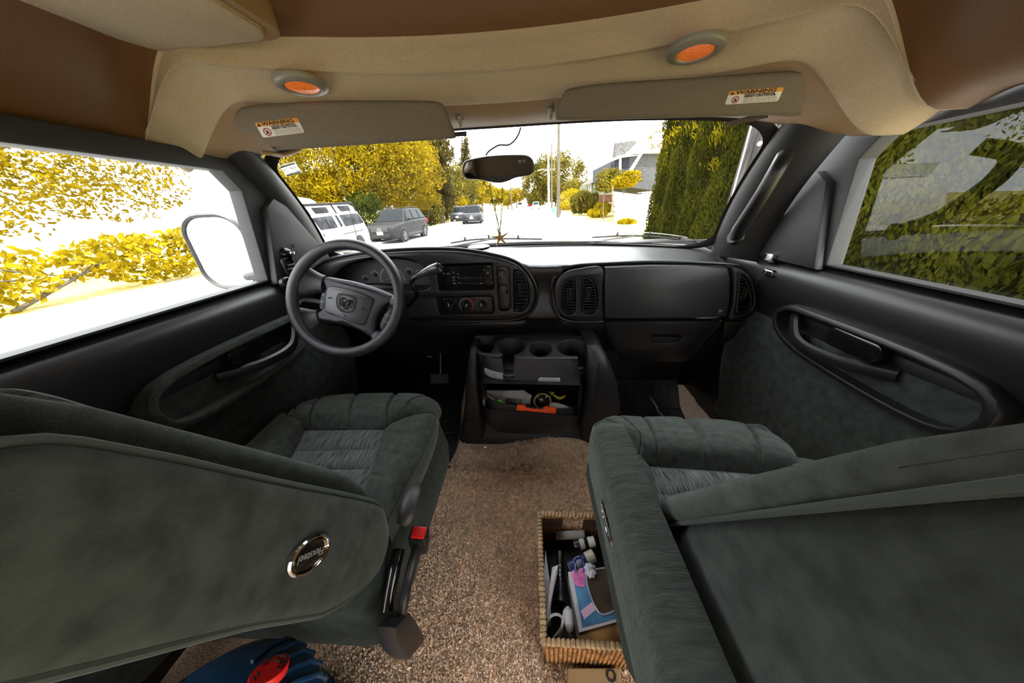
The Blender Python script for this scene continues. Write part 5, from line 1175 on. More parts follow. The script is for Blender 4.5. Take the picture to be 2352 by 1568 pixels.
tw.grid(lambda u, v: (lambda th, ph: ct+V((math.cos(th)*math.sin(ph), math.sin(th)*math.sin(ph), math.cos(ph)))*(.016+.006*noise.noise(V((math.cos(th)*2.5, math.sin(th)*2.5, math.cos(ph)*2.5)))))(2*math.pi*u, math.pi*v), 24, 14)
tag(tw.build('crumpled_tissue', mat('tissue', (.5, .5, .56), .7)), 'crumpled white tissue beside the carton in the basket', 'tissue')
tq = thing('torch', 'long black torch lying along the basket', 'torch', aZ(1287, 1330, .09))
A, B = aZ(1286, 1270, .09), aZ(1288, 1385, .10)
MB().tube([A, A.lerp(B, .2), A.lerp(B, .25), A.lerp(B, .85), A.lerp(B, .9), B], [.012, .012, .010, .010, .013, .013], 14).build('barrel', M_black, tq)
for k in range(4): MB().tube([A.lerp(B, .3+k*.1), A.lerp(B, .33+k*.1)], .0108, 14).build('grip_ring', M_gloss, tq)
cb_ = thing('usb_cable', 'white looped cable with a white adapter in the basket', 'cable', aZ(1280, 1440, .1))
M_cab = mat('white cable', (.55, .53, .51), .4)
MB().tube(crom([aZ(x, y, z) for x, y, z in ((1262, 1475, .08), (1254, 1450, .11), (1258, 1425, .13), (1270, 1412, .14), (1284, 1412, .14), (1291, 1422, .13), (1287, 1445, .11), (1272, 1464, .09))], 6), .0030, 7).build('loop', M_cab, cb_)
MB().tube(crom([aZ(1282, 1478, .09), aZ(1291, 1440, .13), aZ(1296, 1405, .14), aZ(1302, 1398, .145)], 6), .0030, 7).build('lead', M_cab, cb_)
MB().tube(crom([aZ(1298, 1398, .14), aZ(1306, 1440, .12), aZ(1313, 1474, .09)], 6), .0030, 7).build('lead', M_cab, cb_)
ad = [aZ(1304, 1396, .14), aZ(1305, 1402, .142), aZ(1307, 1430, .135), aZ(1309, 1447, .125)]
MB().tube(ad, [.006, .0105, .012, .008], 14).build('adapter', mat('adapter white', (.42, .41, .43), .35), cb_)
# dark odds and ends filling the basket
fb = thing('camera_pouch', 'black soft pouch at the bottom of the basket', 'pouch', ((bx0+bx1)/2, (by0+by1)/2+.05, .02))
MB().loft([[V((p[0], p[1], z)) for p in rrect(bx0+.02+i, bx1-.02-i, by0+.02+i, by1-.02-i, .03, 4)] for z, i in ((.018, .0), (.05, -.005), (.065, .012), (.07, .04))]).build('pouch', mat('black cloth', (.008, .008, .009), .8, bump=.4, bs=100), fb)
# cardboard under the near end
kb = thing('cardboard_box', 'tan cardboard box below the near end of the basket', 'box', aZ(1360, 1560, .03))
q = [aZ(1303, 1533, .05), aZ(1425, 1533, .05), aZ(1425, 1640, .05), aZ(1303, 1640, .05)]
MB().hexa([p-V((0, 0, .045)) for p in q[::-1]]+q[::-1]).build('carton', mat('cardboard', (.30, .19, .085), .8, var=.08, vs=20), kb, bevel=.002)
text('printed_mark', 'O', .03, M_ink, kb, frame(aZ(1404, 1552, .0512), (1, .1, 0), None, (0, 0, 1)), bold=.001)
# ================================================================== OUTSIDE
_mat = mat
def mat(*a, **k):
    k.setdefault('spec', .06); return _mat(*a, **k)
GZ = -.62
def curb(b, a=0.0, z=GZ): return V((1.32+.045*b+a, b, z))
M_road = mat('pale sunlit asphalt', (.34, .335, .325), .9, var=.08, vs=1.2)
M_walk = mat('concrete', (.5, .49, .46), .9, var=.08, vs=2)
M_kerb = mat('kerb', (.40, .39, .37), .9)
M_dry = mat('dry grass', (.42, .36, .17), .95, c2=(.5, .40, .10), var=.2, vs=1.4)
gr = MB(); gr.add([V((-90, -20, GZ-.03)), V((90, -20, GZ-.03)), V((90, 260, GZ-.03)), V((-90, 260, GZ-.03))], [(0, 1, 2, 3)]); tag(gr.build('ground', M_dry, smooth=False), 'dry pale ground beside the street', None, None, 'structure')
def strip(name, a0, a1, z, m, lab, h=.03, b0=-18, b1=240):
    q = [curb(b0, a0, z), curb(b0, a1, z), curb(b1, a1, z), curb(b1, a0, z)]
    o = MB().hexa([p-V((0, 0, h)) for p in q]+q).build(name, m, smooth=False); return tag(o, lab, None, None, 'structure')
strip('road', -9.9, 0, GZ, M_road, 'sunlit pale asphalt street')
strip('kerb', 0, .16, GZ+.11, M_kerb, 'concrete kerb along the street', .15); strip('kerb', -10.06, -9.9, GZ+.11, M_kerb, 'concrete kerb on the far side of the street', .15)
strip('sidewalk', .16, 1.45, GZ+.10, M_walk, 'pale concrete sidewalk beside the hedge', .12); strip('sidewalk', -11.6, -10.06, GZ+.10, M_walk, 'pale concrete sidewalk on the far side', .12)
q0 = struct('road_joint', 'thin tar joint lines in the street')
for A, B, w_ in (((1234, 492), (1235, 562), .05), ((1200, 493), (1234, 492.5), .12), ((1242, 512), (1246, 512), .1)):
    a, b = aZ(*A, GZ+.004), aZ(*B, GZ+.004); s_ = V((-(b-a).y, (b-a).x, 0)).normalized()*w_/2
    MB().add([a-s_, b-s_, b+s_, a+s_], [(0, 1, 2, 3)]).build('joint_line', mat('tar', (.1, .1, .1), .8), q0, smooth=False)

# ---- leaves
def leafcloud(blobs, n, size, seed, shell=.45, elong=1.0, up=0.0, flat=0.0):
    r = random.Random(seed); vs = []; fs = []
    tot = sum(b[1][0]*b[1][1]+b[1][2]*b[1][0] for b in blobs)
    for c, rad in blobs:
        k = int(n*(rad[0]*rad[1]+rad[2]*rad[0])/tot)
        for _ in range(k):
            while True:
                d = V((r.gauss(0, 1), r.gauss(0, 1), r.gauss(0, 1)))
                if d.length > .1: break
            d.normalize(); q = 1-shell*r.random()**1.4
            nz = noise.noise(d*2.3+V(c)*.37)
            q *= 1+.22*nz
            p = V((c[0]+d.x*rad[0]*q, c[1]+d.y*rad[1]*q, c[2]+d.z*rad[2]*q))
            if noise.noise(p*1.7/ (size*9)) < -.28: continue
            e = V((r.gauss(0, 1), r.gauss(0, 1), r.gauss(0, 1)+up)).normalized(); f = e.cross(V((r.gauss(0, 1), r.gauss(0, 1), r.gauss(0, 1)))).normalized()
            s_ = size*r.uniform(.6, 1.3); o = len(vs)
            vs += [p-e*s_*elong*.5, p+f*s_*.32, p+e*s_*elong*.5, p-f*s_*.32]; fs.append((o, o+1, o+2, o+3))
    b = MB(); b.v = [tuple(v) for v in vs]; b.f = fs; return b
def leafmat(name, c, c2, vs=1.0):
    m = mat(name, c, .6, c2=c2, var=.25, vs=vs, detail=4, spec=.02)
    nt = m.node_tree; b = nt.nodes['Principled BSDF']; o = nt.nodes['Material Output']
    t = nt.nodes.new('ShaderNodeBsdfTranslucent'); mx = nt.nodes.new('ShaderNodeMixShader'); mx.inputs[0].default_value = .35
    lk = b.inputs['Base Color'].links[0].from_socket
    nt.links.new(lk, t.inputs[0]); nt.links.new(b.outputs[0], mx.inputs[1]); nt.links.new(t.outputs[0], mx.inputs[2]); nt.links.new(mx.outputs[0], o.inputs[0]); return m
M_yel = leafmat('yellow green leaves', (.13, .094, .005), (.26, .182, .005), .8)
M_yel2 = leafmat('bright yellow leaves', (.24, .17, .004), (.32, .23, .006), .9)
M_olive = leafmat('olive leaves', (.06, .054, .009), (.17, .135, .017), .5)
M_grn = leafmat('green leaves', (.018, .027, .004), (.06, .07, .01), 1.2)
M_con2 = leafmat('conifer needles', (.03, .026, .008), (.095, .072, .014), .7)
M_bark = mat('bark', (.12, .10, .085), .9, bump=.6, bs=12, var=.3, vs=5)
def tree(name, lab, cat, base, blobs, n, size, m, seed, trunk_r=.2, group=None, branches=4, shell=.5, elong=1.2, up=0.0):
    t = thing(name, lab, cat, base, group)
    leafcloud(blobs, n, size, seed, shell, elong, up).build('foliage', m, t, smooth=False, fix=False)['kind'] = 'stuff'
    r = random.Random(seed); c = V(blobs[0][0]); tb = MB()
    if trunk_r:
        top = V((lerp(base[0], c.x, .6), lerp(base[1], c.y, .6), c.z)); md = V(base).lerp(top, .5)+V((r.uniform(-.2, .2), 0, 0))
        tb.tube(crom([V(base), md, top], 5), [lerp(trunk_r, trunk_r*.5, k/10) for k in range(11)], 9); tb.build('trunk', M_bark, t)
        for k in range(min(branches, len(blobs))):
            e = V(blobs[k][0]); MB().tube(crom([md.lerp(top, .3), md.lerp(e, .6)+V((0, 0, .4)), e], 4), [trunk_r*.4*(1-.08*i) for i in range(9)], 6).build('branch', M_bark, t)
    return t
def B(px, py, Y, rx, rz=None, ry=None): p = aY(px, py, Y); return (tuple(p), (rx, ry or rx, rz or rx*.8))
tree('maple_tree', 'big yellow leaved maple behind the white camper and grey car', 'tree', tuple(curb(25, -11.8)), [B(820, 390, 21, 3.4, 2.6), B(720, 390, 20, 3.0, 2.4), B(890, 380, 22, 3.2, 2.4), B(660, 410, 18, 2.4, 2.2), B(940, 400, 24, 2.6, 2.2), B(780, 440, 20, 2.6, 1.2), B(880, 440, 22, 2.6, 1.2), B(950, 455, 25, 2.2, .9), B(860, 340, 22, 3, 1.4), B(700, 440, 18, 2, 1.0), B(935, 355, 25, 2.4, 1.6)], 80000, .15, M_yel, 1, .28, None, 8)
tree('drooping_cedar', 'tall brownish cedar with drooping boughs behind the maple', 'tree', tuple(curb(33, -12.5)), [B(965, 330, 31, 2.2, 4), B(985, 300, 31, 2.0, 2.6), B(945, 380, 31, 2.6, 2), B(985, 400, 32, 2.4, 3), B(1000, 450, 33, 2.4, 2), B(975, 350, 31, 3, 1.2)], 22000, .22, M_con2, 2, .3, None, 3, .6, 1.8, -1.2)
tree('green_shrub', 'dark green shrub between the camper and the grey car', 'shrub', tuple(aZ(850, 520, GZ)), [B(845, 490, 18.5, 1.1, 1.3), B(862, 505, 19, .8, .9), B(828, 500, 18.5, .8, .9), B(840, 465, 19, 1.0, .7)], 9000, .11, M_grn, 3, .05)
for q, lab, sd in (([B(985, 480, 30, 1.6, 1.4), B(990, 500, 30, 1, .7)], 'olive shrub behind the rear of the grey parked car', 41), ([B(1012, 488, 36, 1.3, 1.0), B(1022, 472, 37, 1.6, 1.6)], 'olive shrub beside the silver parked car', 42), ([B(940, 478, 29, 1.6, 1)], 'low olive shrub right behind the grey car roof', 43), ([B(905, 468, 31, 2.0, 1)], 'wide olive shrub behind the garden shed', 44)):
    tree('garden_shrub', lab, 'shrub', (q[0][0][0], q[0][0][1], GZ), q, 2600, .2, M_olive, sd, .08, 'shrubs across the street', 1)
tree('round_tree', 'leafy green tree beyond the two parked cars', 'tree', tuple(curb(48, -14)), [B(1035, 420, 45, 3, 3), B(1060, 425, 48, 3, 2.6), B(1030, 455, 44, 3, 2), B(1065, 455, 48, 2.6, 2.2), B(1010, 430, 42, 2.4, 2.6)], 9000, .36, M_olive, 5, .25)
tree('thin_conifer', 'slim pointed conifer left of the mirror', 'tree', tuple(curb(55, -13)), [B(1068, 420, 55, 1.9, 3), B(1070, 385, 55, 1.4, 2.4), B(1069, 355, 55, .8, 2.4), B(1071, 335, 55, .4, 1.6)], 4200, .34, M_con2, 6, .2, None, 0, .7)
for q, lab, sd in (([B(1105, 440, 70, 3.0, 2.6), B(1100, 415, 70, 2.6, 2)], 'yellow green street tree just under the left half of the mirror', 7), ([B(1136, 450, 82, 3.2, 2.2)], 'yellow green street tree below the middle of the mirror', 71), ([B(1085, 450, 62, 2.4, 2.2)], 'yellow green street tree next to the slim conifer', 72), ([B(1166, 452, 95, 3.4, 2.2)], 'yellow green street tree below the right end of the mirror', 73), ([B(1186, 448, 112, 4, 2.4)], 'yellow green street tree farthest down the street', 74)):
    tree('street_tree', lab, 'tree', (q[0][0][0], q[0][0][1], GZ), q, 2600, .5, M_yel, sd, .22, 'street trees under the mirror', 1)
for q, lab, sd in ((B(1050, 465, 43, 1.5, .9), 'bright yellow shrub above the dark slate car', 8), (B(1078, 465, 52, 1.6, .7), 'bright yellow shrub to the right of the dark slate car', 81), (B(1034, 470, 40, 1.0, .8), 'bright yellow shrub above the silver car', 82), (B(1160, 468, 100, 3, .8), 'bright yellow shrub far down the street', 83)):
    tree('yellow_shrub', lab, 'shrub', (q[0][0], q[0][1], GZ), [q], 1300, .26, M_yel2, sd, .05, 'yellow shrubs across the street', 0)
for q, lab, sd in (([B(1228, 425, 96, 4, 5.5), B(1250, 405, 96, 4, 5.5), B(1238, 452, 96, 3.4, 2.6)], 'weeping birch left of the street light pole', 9), ([B(1278, 400, 108, 4.6, 7), B(1302, 402, 108, 4.4, 7), B(1290, 445, 108, 4.4, 3.6), B(1266, 440, 108, 4.4, 3.6)], 'tall birch behind the big wooden pole', 91)):
    tree('birch_tree', lab, 'tree', (q[0][0][0], q[0][0][1], GZ), q, 13000, .5, M_olive, sd, .3, 'birches at the end of the street')
tree('conical_tree', 'conical olive tree behind the low house', 'tree', tuple(aZ(1337, 470, GZ) if 0 else curb(80, 12)), [B(1335, 440, 75, 2.6, 3), B(1333, 410, 75, 2.0, 3), B(1332, 390, 75, 1.1, 2.2), B(1318, 440, 70, 2.6, 2.4)], 4500, .42, M_olive, 10, .2, None, 0)
for q, lab, sd in ((B(1303, 471, 57, 1.8, .9), 'yellow green shrub beside the big wooden utility pole', 11), (B(1312, 450, 66, 2.5, 1.4), 'yellow green shrub higher up beside the conical tree', 111)):
    tree('roadside_shrub', lab, 'shrub', (q[0][0], q[0][1], GZ), [q], 1600, .26, M_yel2, sd, .06, None, 0)
tree('pampas_clump', 'pale arching grass clump in front of the low house', 'grass clump', (aY(1345, 470, 38).x, 38, GZ), [B(1343, 463, 38, 1.2, 1.0), B(1328, 467, 38, .9, .8), B(1360, 465, 38, 1.0, .8)], 3500, .5, M_olive, 12, 0, None, 0, .6, 2.2, 2)
for q, lab, sd in ((B(1385, 478, 33.5, .9, .6), 'golden dry grass below the brown garden fence', 13), (B(1372, 489, 32, 1.0, .35), 'low golden grass in front of the pale clump', 131), (B(1440, 510, 22.6, .6, .12), 'thin dry grass along the foot of the lattice fence', 132)):
    tree('dry_clump', lab, 'grass clump', (q[0][0], q[0][1], GZ), [q], 1500, .22, M_yel2, sd, 0, None, 0, .6, 1.8, 2)
tree('garden_bush', 'olive bush beside the grey shingled house', 'shrub', (aY(1395, 415, 28).x, 28, GZ), [B(1395, 415, 28, 1.1, .9), B(1410, 408, 28, .8, .7), B(1385, 425, 28, .7, .5)], 3200, .2, M_olive, 14, .06)
tree('flowering_bush', 'bright yellow bush above the white lattice fence', 'shrub', (aY(1432, 418, 25.2).x, 25.2, GZ), [B(1432, 418, 25.2, .9, .45), B(1448, 410, 25.2, .8, .6), B(1418, 422, 25.2, .5, .3), B(1438, 406, 25.2, .4, .4)], 3600, .15, M_yel2, 15, .05)
tree('side_tree', 'yellow tree outside the driver window', 'tree', (-15, 5, GZ), [((-15, 6, 3), (2.6, 4, 2.6)), ((-15, 10, 3.4), (2.6, 3, 2.4)), ((-15, 1.5, 3), (2.6, 3, 2.4)), ((-14.6, -3, 3), (2.6, 3, 2.4))], 26000, .14, M_yel, 16, .25)
tree('side_shrub', 'yellow bush across the street outside the driver window', 'shrub', (-11.2, 5, GZ), [((-11.2, 8, .1), (.9, 2, .7)), ((-11.2, 4, .1), (.9, 2, .8)), ((-11.2, 0, .1), (.9, 2, .7))], 6000, .16, M_yel2, 17, .05)
tree('curbside_tree', 'shady green tree past the passenger window', 'tree', (9.5, 0, GZ), [((9.5, 0, 3.4), (2.6, 3, 2)), ((9, -4, 3.4), (2.6, 3, 2))], 7000, .2, M_grn, 18, .2)

# ---- cedar hedge beside the van
hg = thing('cedar_hedge', 'tall clipped dark green cedar hedge beside the sidewalk', 'hedge', (3.2, 5, GZ))
HY0, HY1, HH = .7, 8.25, 4.0
def hx(y, z):
    c = .10*abs(math.sin(y*math.pi/.8+.4*math.sin(z*1.3)))+.16*noise.noise(V((y*1.3, z*.9, 0)))+.07*noise.noise(V((y*4, z*2.6, 5)))
    end = .55*sstep(HY1-.6, HY1+.05, y)**2
    return 2.98-c+end+.05*(z+.6)
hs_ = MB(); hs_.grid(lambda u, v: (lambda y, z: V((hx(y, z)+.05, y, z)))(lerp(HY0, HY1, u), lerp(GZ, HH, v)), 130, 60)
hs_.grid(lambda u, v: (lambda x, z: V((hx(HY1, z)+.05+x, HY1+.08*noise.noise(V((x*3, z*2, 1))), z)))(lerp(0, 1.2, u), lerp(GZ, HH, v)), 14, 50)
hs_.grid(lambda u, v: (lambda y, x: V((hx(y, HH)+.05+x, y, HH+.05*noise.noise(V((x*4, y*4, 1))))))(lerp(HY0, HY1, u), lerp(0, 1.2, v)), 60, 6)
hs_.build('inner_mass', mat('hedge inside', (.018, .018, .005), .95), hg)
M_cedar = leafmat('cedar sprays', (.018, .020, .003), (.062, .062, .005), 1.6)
vs, fs = [], []; r = random.Random(21)
def sprays(n, ya, yb, s0, s1, ends=True):
    for k in range(n):
        z = r.uniform(GZ, HH); y = r.uniform(ya, yb)
        x = hx(min(y, HY1), z)+r.uniform(-.05, .04)
        if ends and k % 11 == 0: x = hx(HY1, z)+r.uniform(0, 1.1); y = HY1+r.uniform(-.03, .10)
        if k % 29 == 0: z = HH+r.uniform(-.02, .08); x += r.uniform(0, 1.0)
        f = noise.noise(V((y*2.2, z*2.2, 3)))
        a = V((r.gauss(-.35, .3), f*1.3+r.gauss(-.2, .3), 1.0)).normalized(); e = a.cross(V((r.gauss(0, .5)-1, r.gauss(0, .9), r.gauss(0, .3)))).normalized()
        l = r.uniform(s0, s1); w_ = l*r.uniform(.16, .28); o = len(vs); n_ = a.cross(e)*(l*.15)
        vs.extend(((x-a.x*l*.4, y-a.y*l*.4, z-a.z*l*.4), (x+e.x*w_, y+e.y*w_, z+e.z*w_), (x+a.x*l*.6+n_.x, y+a.y*l*.6+n_.y, z+a.z*l*.6+n_.z), (x-e.x*w_, y-e.y*w_, z-e.z*w_))); fs.append((o, o+1, o+2, o+3))
sprays(105000, 2.0, HY1+.05, .03, .075); sprays(14000, HY0, 2.0, .04, .10, False)
b = MB(); b.v = vs; b.f = fs
b.build('foliage', M_cedar, hg, smooth=False, fix=False)['kind'] = 'stuff'
# a few sprigs sticking out, sunlight put into their yellow colour
vs, fs = [], []
for (px, py, s_) in ((1545, 315, .16), (1500, 312, .14), (1530, 330, .12), (1568, 300, .15), (1665, 318, .15), (1660, 300, .12), (1525, 365, .13), (1505, 335, .10), (1520, 300, .15), (1600, 300, .12), (1650, 375, .07)):
    c = aX(px, py, 2.75)
    for _ in range(60):
        p = c+V((r.gauss(-.05, .05), r.gauss(0, s_*.7), r.gauss(0, s_*.5))); a = V((r.gauss(-.4, .4), r.gauss(0, .5), 1)).normalized(); e = a.orthogonal()*.25; l = r.uniform(.04, .09); o = len(vs)
        vs += [p-a*l*.5, p+e*l*.6, p+a*l*.5, p-e*l*.6]; fs.append((o, o+1, o+2, o+3))
b = MB(); b.v = [tuple(v) for v in vs]; b.f = fs; b.build('sunlit_sprigs', leafmat('sunlit cedar tips', (.17, .14, .006), (.26, .2, .006), 3), hg, smooth=False, fix=False)['kind'] = 'stuff'

# ---- poles
def woodmat(name, c, c2): return mat(name, c, .85, bump=.8, bs=14, c2=c2, var=.25, vs=9, stretch=(3, 3, .35))
M_pole = woodmat('weathered pole wood', (.028, .025, .022), (.085, .08, .075)); M_pole2 = woodmat('pale pole wood', (.07, .06, .04), (.13, .12, .09))
up_ = thing('utility_pole', 'thick weathered wooden utility pole close beside the hedge', 'utility pole', (2.47, 3.50, GZ))
MB().tube([V((2.47, 3.50, GZ)), V((2.465, 3.50, 2)), V((2.46, 3.50, 6))], [.255, .245, .23], 20).build('pole', M_pole, up_)
for (x, y) in ((1697, 473), (1718, 428), (1735, 380), (1745, 330)):
    MB().lathe([(.02, -.01), (.02, .008), (.012, .012), (0, .012)], 10, frame(aY(x, y, 3.285), (1, 0, 0), None, (-.5, -1, 0))).build('nail_plate', mat('zinc', (.45, .45, .45), .4, metal=.6), up_)
gw = MB().tube([aY(1728, 280, 3.42).lerp(aY(1655, 548, 3.42), t) for t in (-1.5, 0, 1, 1.45)], .007, 8).build('cable_guard', mat('white cable guard', (.6, .6, .57), .5)); tag(gw, 'thin white cable running down beside the wooden pole', 'cable')
def pole(lab, px, y0, Y, r0, m, hz=8.5, lamp=False, seg=None):
    p = aY(px, y0, Y); base = V((p.x, Y, GZ)); o = thing('street_pole', lab, 'pole', base, 'poles down the street'); lean = -.03*hz
    MB().tube([base, base+V((lean, 0, hz))], [r0, r0*.6], 12).build('shaft', m, o)
    if lamp:
        t = base+V((lean*.62, 0, hz*.62)); MB().tube(crom([t, t+V((-.7, -.2, .35)), t+V((-1.6, -.4, .3))], 6), .06, 8).build('lamp_arm', M_white, o)
        MB().tube([t+V((-1.5, -.4, .3)), t+V((-2.1, -.5, .24))], [.10, .06], 8).build('lamp_head', M_white, o)
    else:
        MB().box(base+V((lean*.97, 0, hz*.97)), (1.6, .1, .1)).build('cross_arm', m, o)
    return o
pole('big pale wooden pole rising beside the right kerb', 1283, 480, 33, .19, M_pole2, 10)
pole('white street light pole with a short lamp arm', 1261, 468, 62, .22, mat('white paint pole', (.75, .75, .73), .5), 11, True)
pole('slim wooden pole next to the street light', 1268, 466, 74, .2, M_pole2, 13)
pole('thin wooden pole at the far left of the street', 1176, 474, 85, .18, M_pole2, 8)
for k, (a, b_) in enumerate((((1176, 300, 40), (1283, 330, 33)), ((1400, 300, 30), (1283, 322, 33)))): pass

# ---- cars
M_tyre = mat('tyre', (.012, .012, .012), .8); M_rim = mat('alloy rim', (.16, .16, .17), .4, metal=.4); M_lampg = mat('headlamp glass', (.75, .77, .8), .08, coat=.6); M_redl = mat('tail lamp', (.4, .02, .02), .2)
def car(name, lab, loc, rz, paint, L=4.4, W=1.82, H=1.66, hood=.98, belt=1.02, hl=.27, wl=.40, rl=.90, detail=True, rails=True, group='cars parked along the street', ride=.24, cat='car'):
    o = thing(name, lab, cat, M=Matrix.Translation(loc) @ Matrix.Rotation(rz, 4, 'Z') @ Matrix.Translation((-L/2, 0, 0)), group=group)
    loc_ = dict(local=True)
    X = lambda t: L*(1-t)                       # t=0 front, 1 rear; local x forward
    def sec(t, w_, z0, z1, r):
        return [V((X(t), p[0], p[1])) for p in rrect(-w_/2, w_/2, z0, z1, (r*.6, r*.6, r, r), 4)]
    rings = [sec(t, w_*W, z0, z1, r) for t, w_, z0, z1, r in ((0, .78, ride+.20, hood-.32, .08), (.012, .88, ride+.05, hood-.20, .10), (.05, .97, ride, hood-.12, .13), (.14, 1.0, ride-.02, hood-.04, .12), (hl, 1.0, ride-.02, hood+.01, .09), (.5, 1.0, ride-.02, belt, .07), (.8, 1.0, ride-.02, belt+.03, .08), (.94, .97, ride, belt+.02, .12), (.985, .90, ride+.06, belt-.03, .12), (1, .84, ride+.12, belt-.15, .1))]
    MB().loft(rings).build('body', paint, o, angle=60, **loc_)
    # greenhouse
    def gh(t, w_, z): return V((X(t), w_, z))
    wb, wt = W*.47, W*.37
    pts = lambda s_: [gh(hl+.0, s_*wb*.96, belt-.04), gh(wl, s_*wt, H-.05), gh(wl+.10, s_*wt, H), gh(rl-.12, s_*wt, H), gh(rl-.03, s_*wt*.97, H-.07), gh(.985, s_*wb*.92, belt)]
    A_, B_ = pts(-1), pts(1); g = MB(); n = len(A_)
    g.add(A_+B_, [tuple(range(n))[::-1], tuple(range(n, 2*n))]+[(i, i+1, n+i+1, n+i) for i in range(n-1)]+[(n-1, 0, n, 2*n-1)])
    g.build('cabin', paint, o, bevel=.05, seg=3, **loc_)
    # glass
    def pane(nm, q): MB().hexa([p for p in q[0]]+[p for p in q[1]]).build(nm, M_dglass, o, bevel=.01, **loc_)
    def lerpq(q, m_): c = sum(q, V())/4; return [p+(c-p)*m_ for p in q]
    ws = [A_[0], B_[0], B_[1], A_[1]]; nf = V((1, 0, .8)).normalized(); q = lerpq(ws, .10); pane('windscreen', ([p-nf*.02 for p in q], [p+nf*.012 for p in q]))
    bs_ = [A_[5], B_[5], B_[4], A_[4]]; q = lerpq(bs_, .16); pane('rear_window', ([p+V((.02, 0, 0)) for p in q], [p-V((.014, 0, -.004)) for p in q]))
    for s_, P in ((-1, A_), (1, B_)):
        up0 = lambda t, f: V((X(t), s_*lerp(wb, wt, f)+s_*.004, lerp(belt-.02, H-.02, f)))
        for (t0, t1, f0, f1) in ((hl+.07, .52, wl+.005, .52), (.54, .73, .54, .71), (.75, .93, .73, .84)):
            q = [up0(t0, .13), up0(t1, .13), up0(f1, .86), up0(f0, .86)]
            pane('side_window', ([p-V((0, s_*.03, 0)) for p in q], [p+V((0, s_*.012, 0)) for p in q]))
        if detail:
            m_ = V((X(hl+.09), s_*(W*.5+.07), belt+.06)); MB().box(m_, (.10, .20, .13)).build('wing_mirror', paint, o, bevel=.03, **loc_)
            for t in (.50, .70): MB().box(V((X(t), s_*W*.503, belt-.12)), (.18, .03, .03)).build('door_handle', paint, o, bevel=.008, **loc_)
            MB().box(V((X(.5), s_*W*.502, ride+.12)), (L*.42, .03, .12)).build('sill_trim', M_black, o, bevel=.01, **loc_)
        if rails: MB().tube(crom([V((X(wl+.04), s_*wt*.92, H-.02)), V((X(wl+.10), s_*wt*.95, H+.05)), V((X(rl-.16), s_*wt*.95, H+.05)), V((X(rl-.07), s_*wt*.92, H-.02))], 5), .022, 6).build('roof_rail', M_black, o, **loc_)
    # wheels
    for t in (.185, .80):
        for s_ in (-1, 1):
            R_ = ride+.115; c = V((X(t), s_*(W*.5-.10), R_)); Mx = frame(c, (1, 0, 0), None, (0, s_, 0))
            MB().lathe([(R_+.055, -.09), (R_+.055, .112), (R_+.02, .113)], 28, Mx).build('wheel_arch', M_black, o, **loc_)
            wh_ = MB().lathe([(R_*.6, -.09), (R_*.95, -.09), (R_, -.06), (R_, .09), (R_*.95, .125), (R_*.70, .13), (R_*.66, .10)], 28, Mx).build('wheel', M_tyre, o, **loc_)
            rim_ = MB(); rim_.lathe([(R_*.68, .10), (R_*.68, .125), (R_*.62, .11), (R_*.60, .06)], 24, Mx, False); rim_.lathe([(.05, .09), (.05, .125), (0, .128)], 10, Mx)
            for k in range(5): a = 2*math.pi*k/5; rim_.tube([Mx @ V((.03*math.cos(a), .03*math.sin(a), .11)), Mx @ V((R_*.64*math.cos(a), R_*.64*math.sin(a), .105))], .035, 6, flat=.5)
            rim_.build('rim', M_rim, wh_, **loc_)
    # front
    for s_ in (-1, 1):
        MB().hexa([V((X(.012)+.03, s_*W*.30, hood-.33)), V((X(.06), s_*W*.475, hood-.30)), V((X(.09), s_*W*.49, hood-.30)), V((X(.05), s_*W*.30, hood-.33)), V((X(.03), s_*W*.27, hood-.17)), V((X(.10), s_*W*.455, hood-.10)), V((X(.14), s_*W*.47, hood-.10)), V((X(.08), s_*W*.27, hood-.17))]).build('headlamp', M_lampg, o, bevel=.02, **loc_)
        MB().lathe([(.07, -.02), (.07, .02), (.05, .03), (0, .03)], 16, frame(V((X(.014), s_*W*.36, ride+.22)), (0, 1, 0), None, (1, s_*.25, 0))).build('fog_lamp', M_lampg, o, **loc_)
        MB().box(V((X(.975), s_*W*.46, belt-.12)), (.10, .16, .22)).build('tail_lamp', M_redl, o, bevel=.03, **loc_)
    gx = X(.0)-.01
    MB().hexa([V((gx-.02, y, z)) for y, z in ((-W*.26, hood-.40), (W*.26, hood-.40), (W*.30, hood-.20), (-W*.30, hood-.20))]+[V((gx+.02, y, z)) for y, z in ((-W*.25, hood-.40), (W*.25, hood-.40), (W*.28, hood-.22), (-W*.28, hood-.22))]).build('grille', M_black, o, bevel=.01, **loc_)
    if detail:
        for k in range(3): MB().box(V((gx+.022, 0, hood-.37+.055*k)), (.02, W*.5, .015)).build('grille_bar', M_rim, o, **loc_)
        MB().lathe([(.10, 0), (.10, .012), (.07, .014)], 20, frame(V((gx+.03, 0, hood-.30)), (0, 1, 0), None, (1, 0, 0)) @ Matrix.Diagonal((1, .68, 1, 1)), False).build('grille_emblem', M_chrome, o, **loc_)
    MB().box(V((gx-.0, 0, ride+.16)), (.06, W*.55, .16)).build('lower_intake', M_black, o, bevel=.02, **loc_)
    MB().box(V((gx+.035, 0, ride+.30)), (.015, .34, .16)).build('number_plate', M_white, o, bevel=.004, **loc_)
    return o
PI = math.pi
M_dgrey = mat('dark grey car paint', (.02, .02, .021), .35, spec=.08); M_silver = mat('silver paint', (.09, .09, .10), .35); M_slate = mat('slate car paint', (.02, .022, .026), .35, spec=.08); M_redp = mat('red car paint', (.16, .008, .008), .3, coat=.5)
car('parked_car', 'dark grey compact car with roof rails parked behind the camper', curb(17.2, -9.75), -PI/2-.06, M_dgrey, 4.5, 1.82, 1.68, 1.02, 1.06)
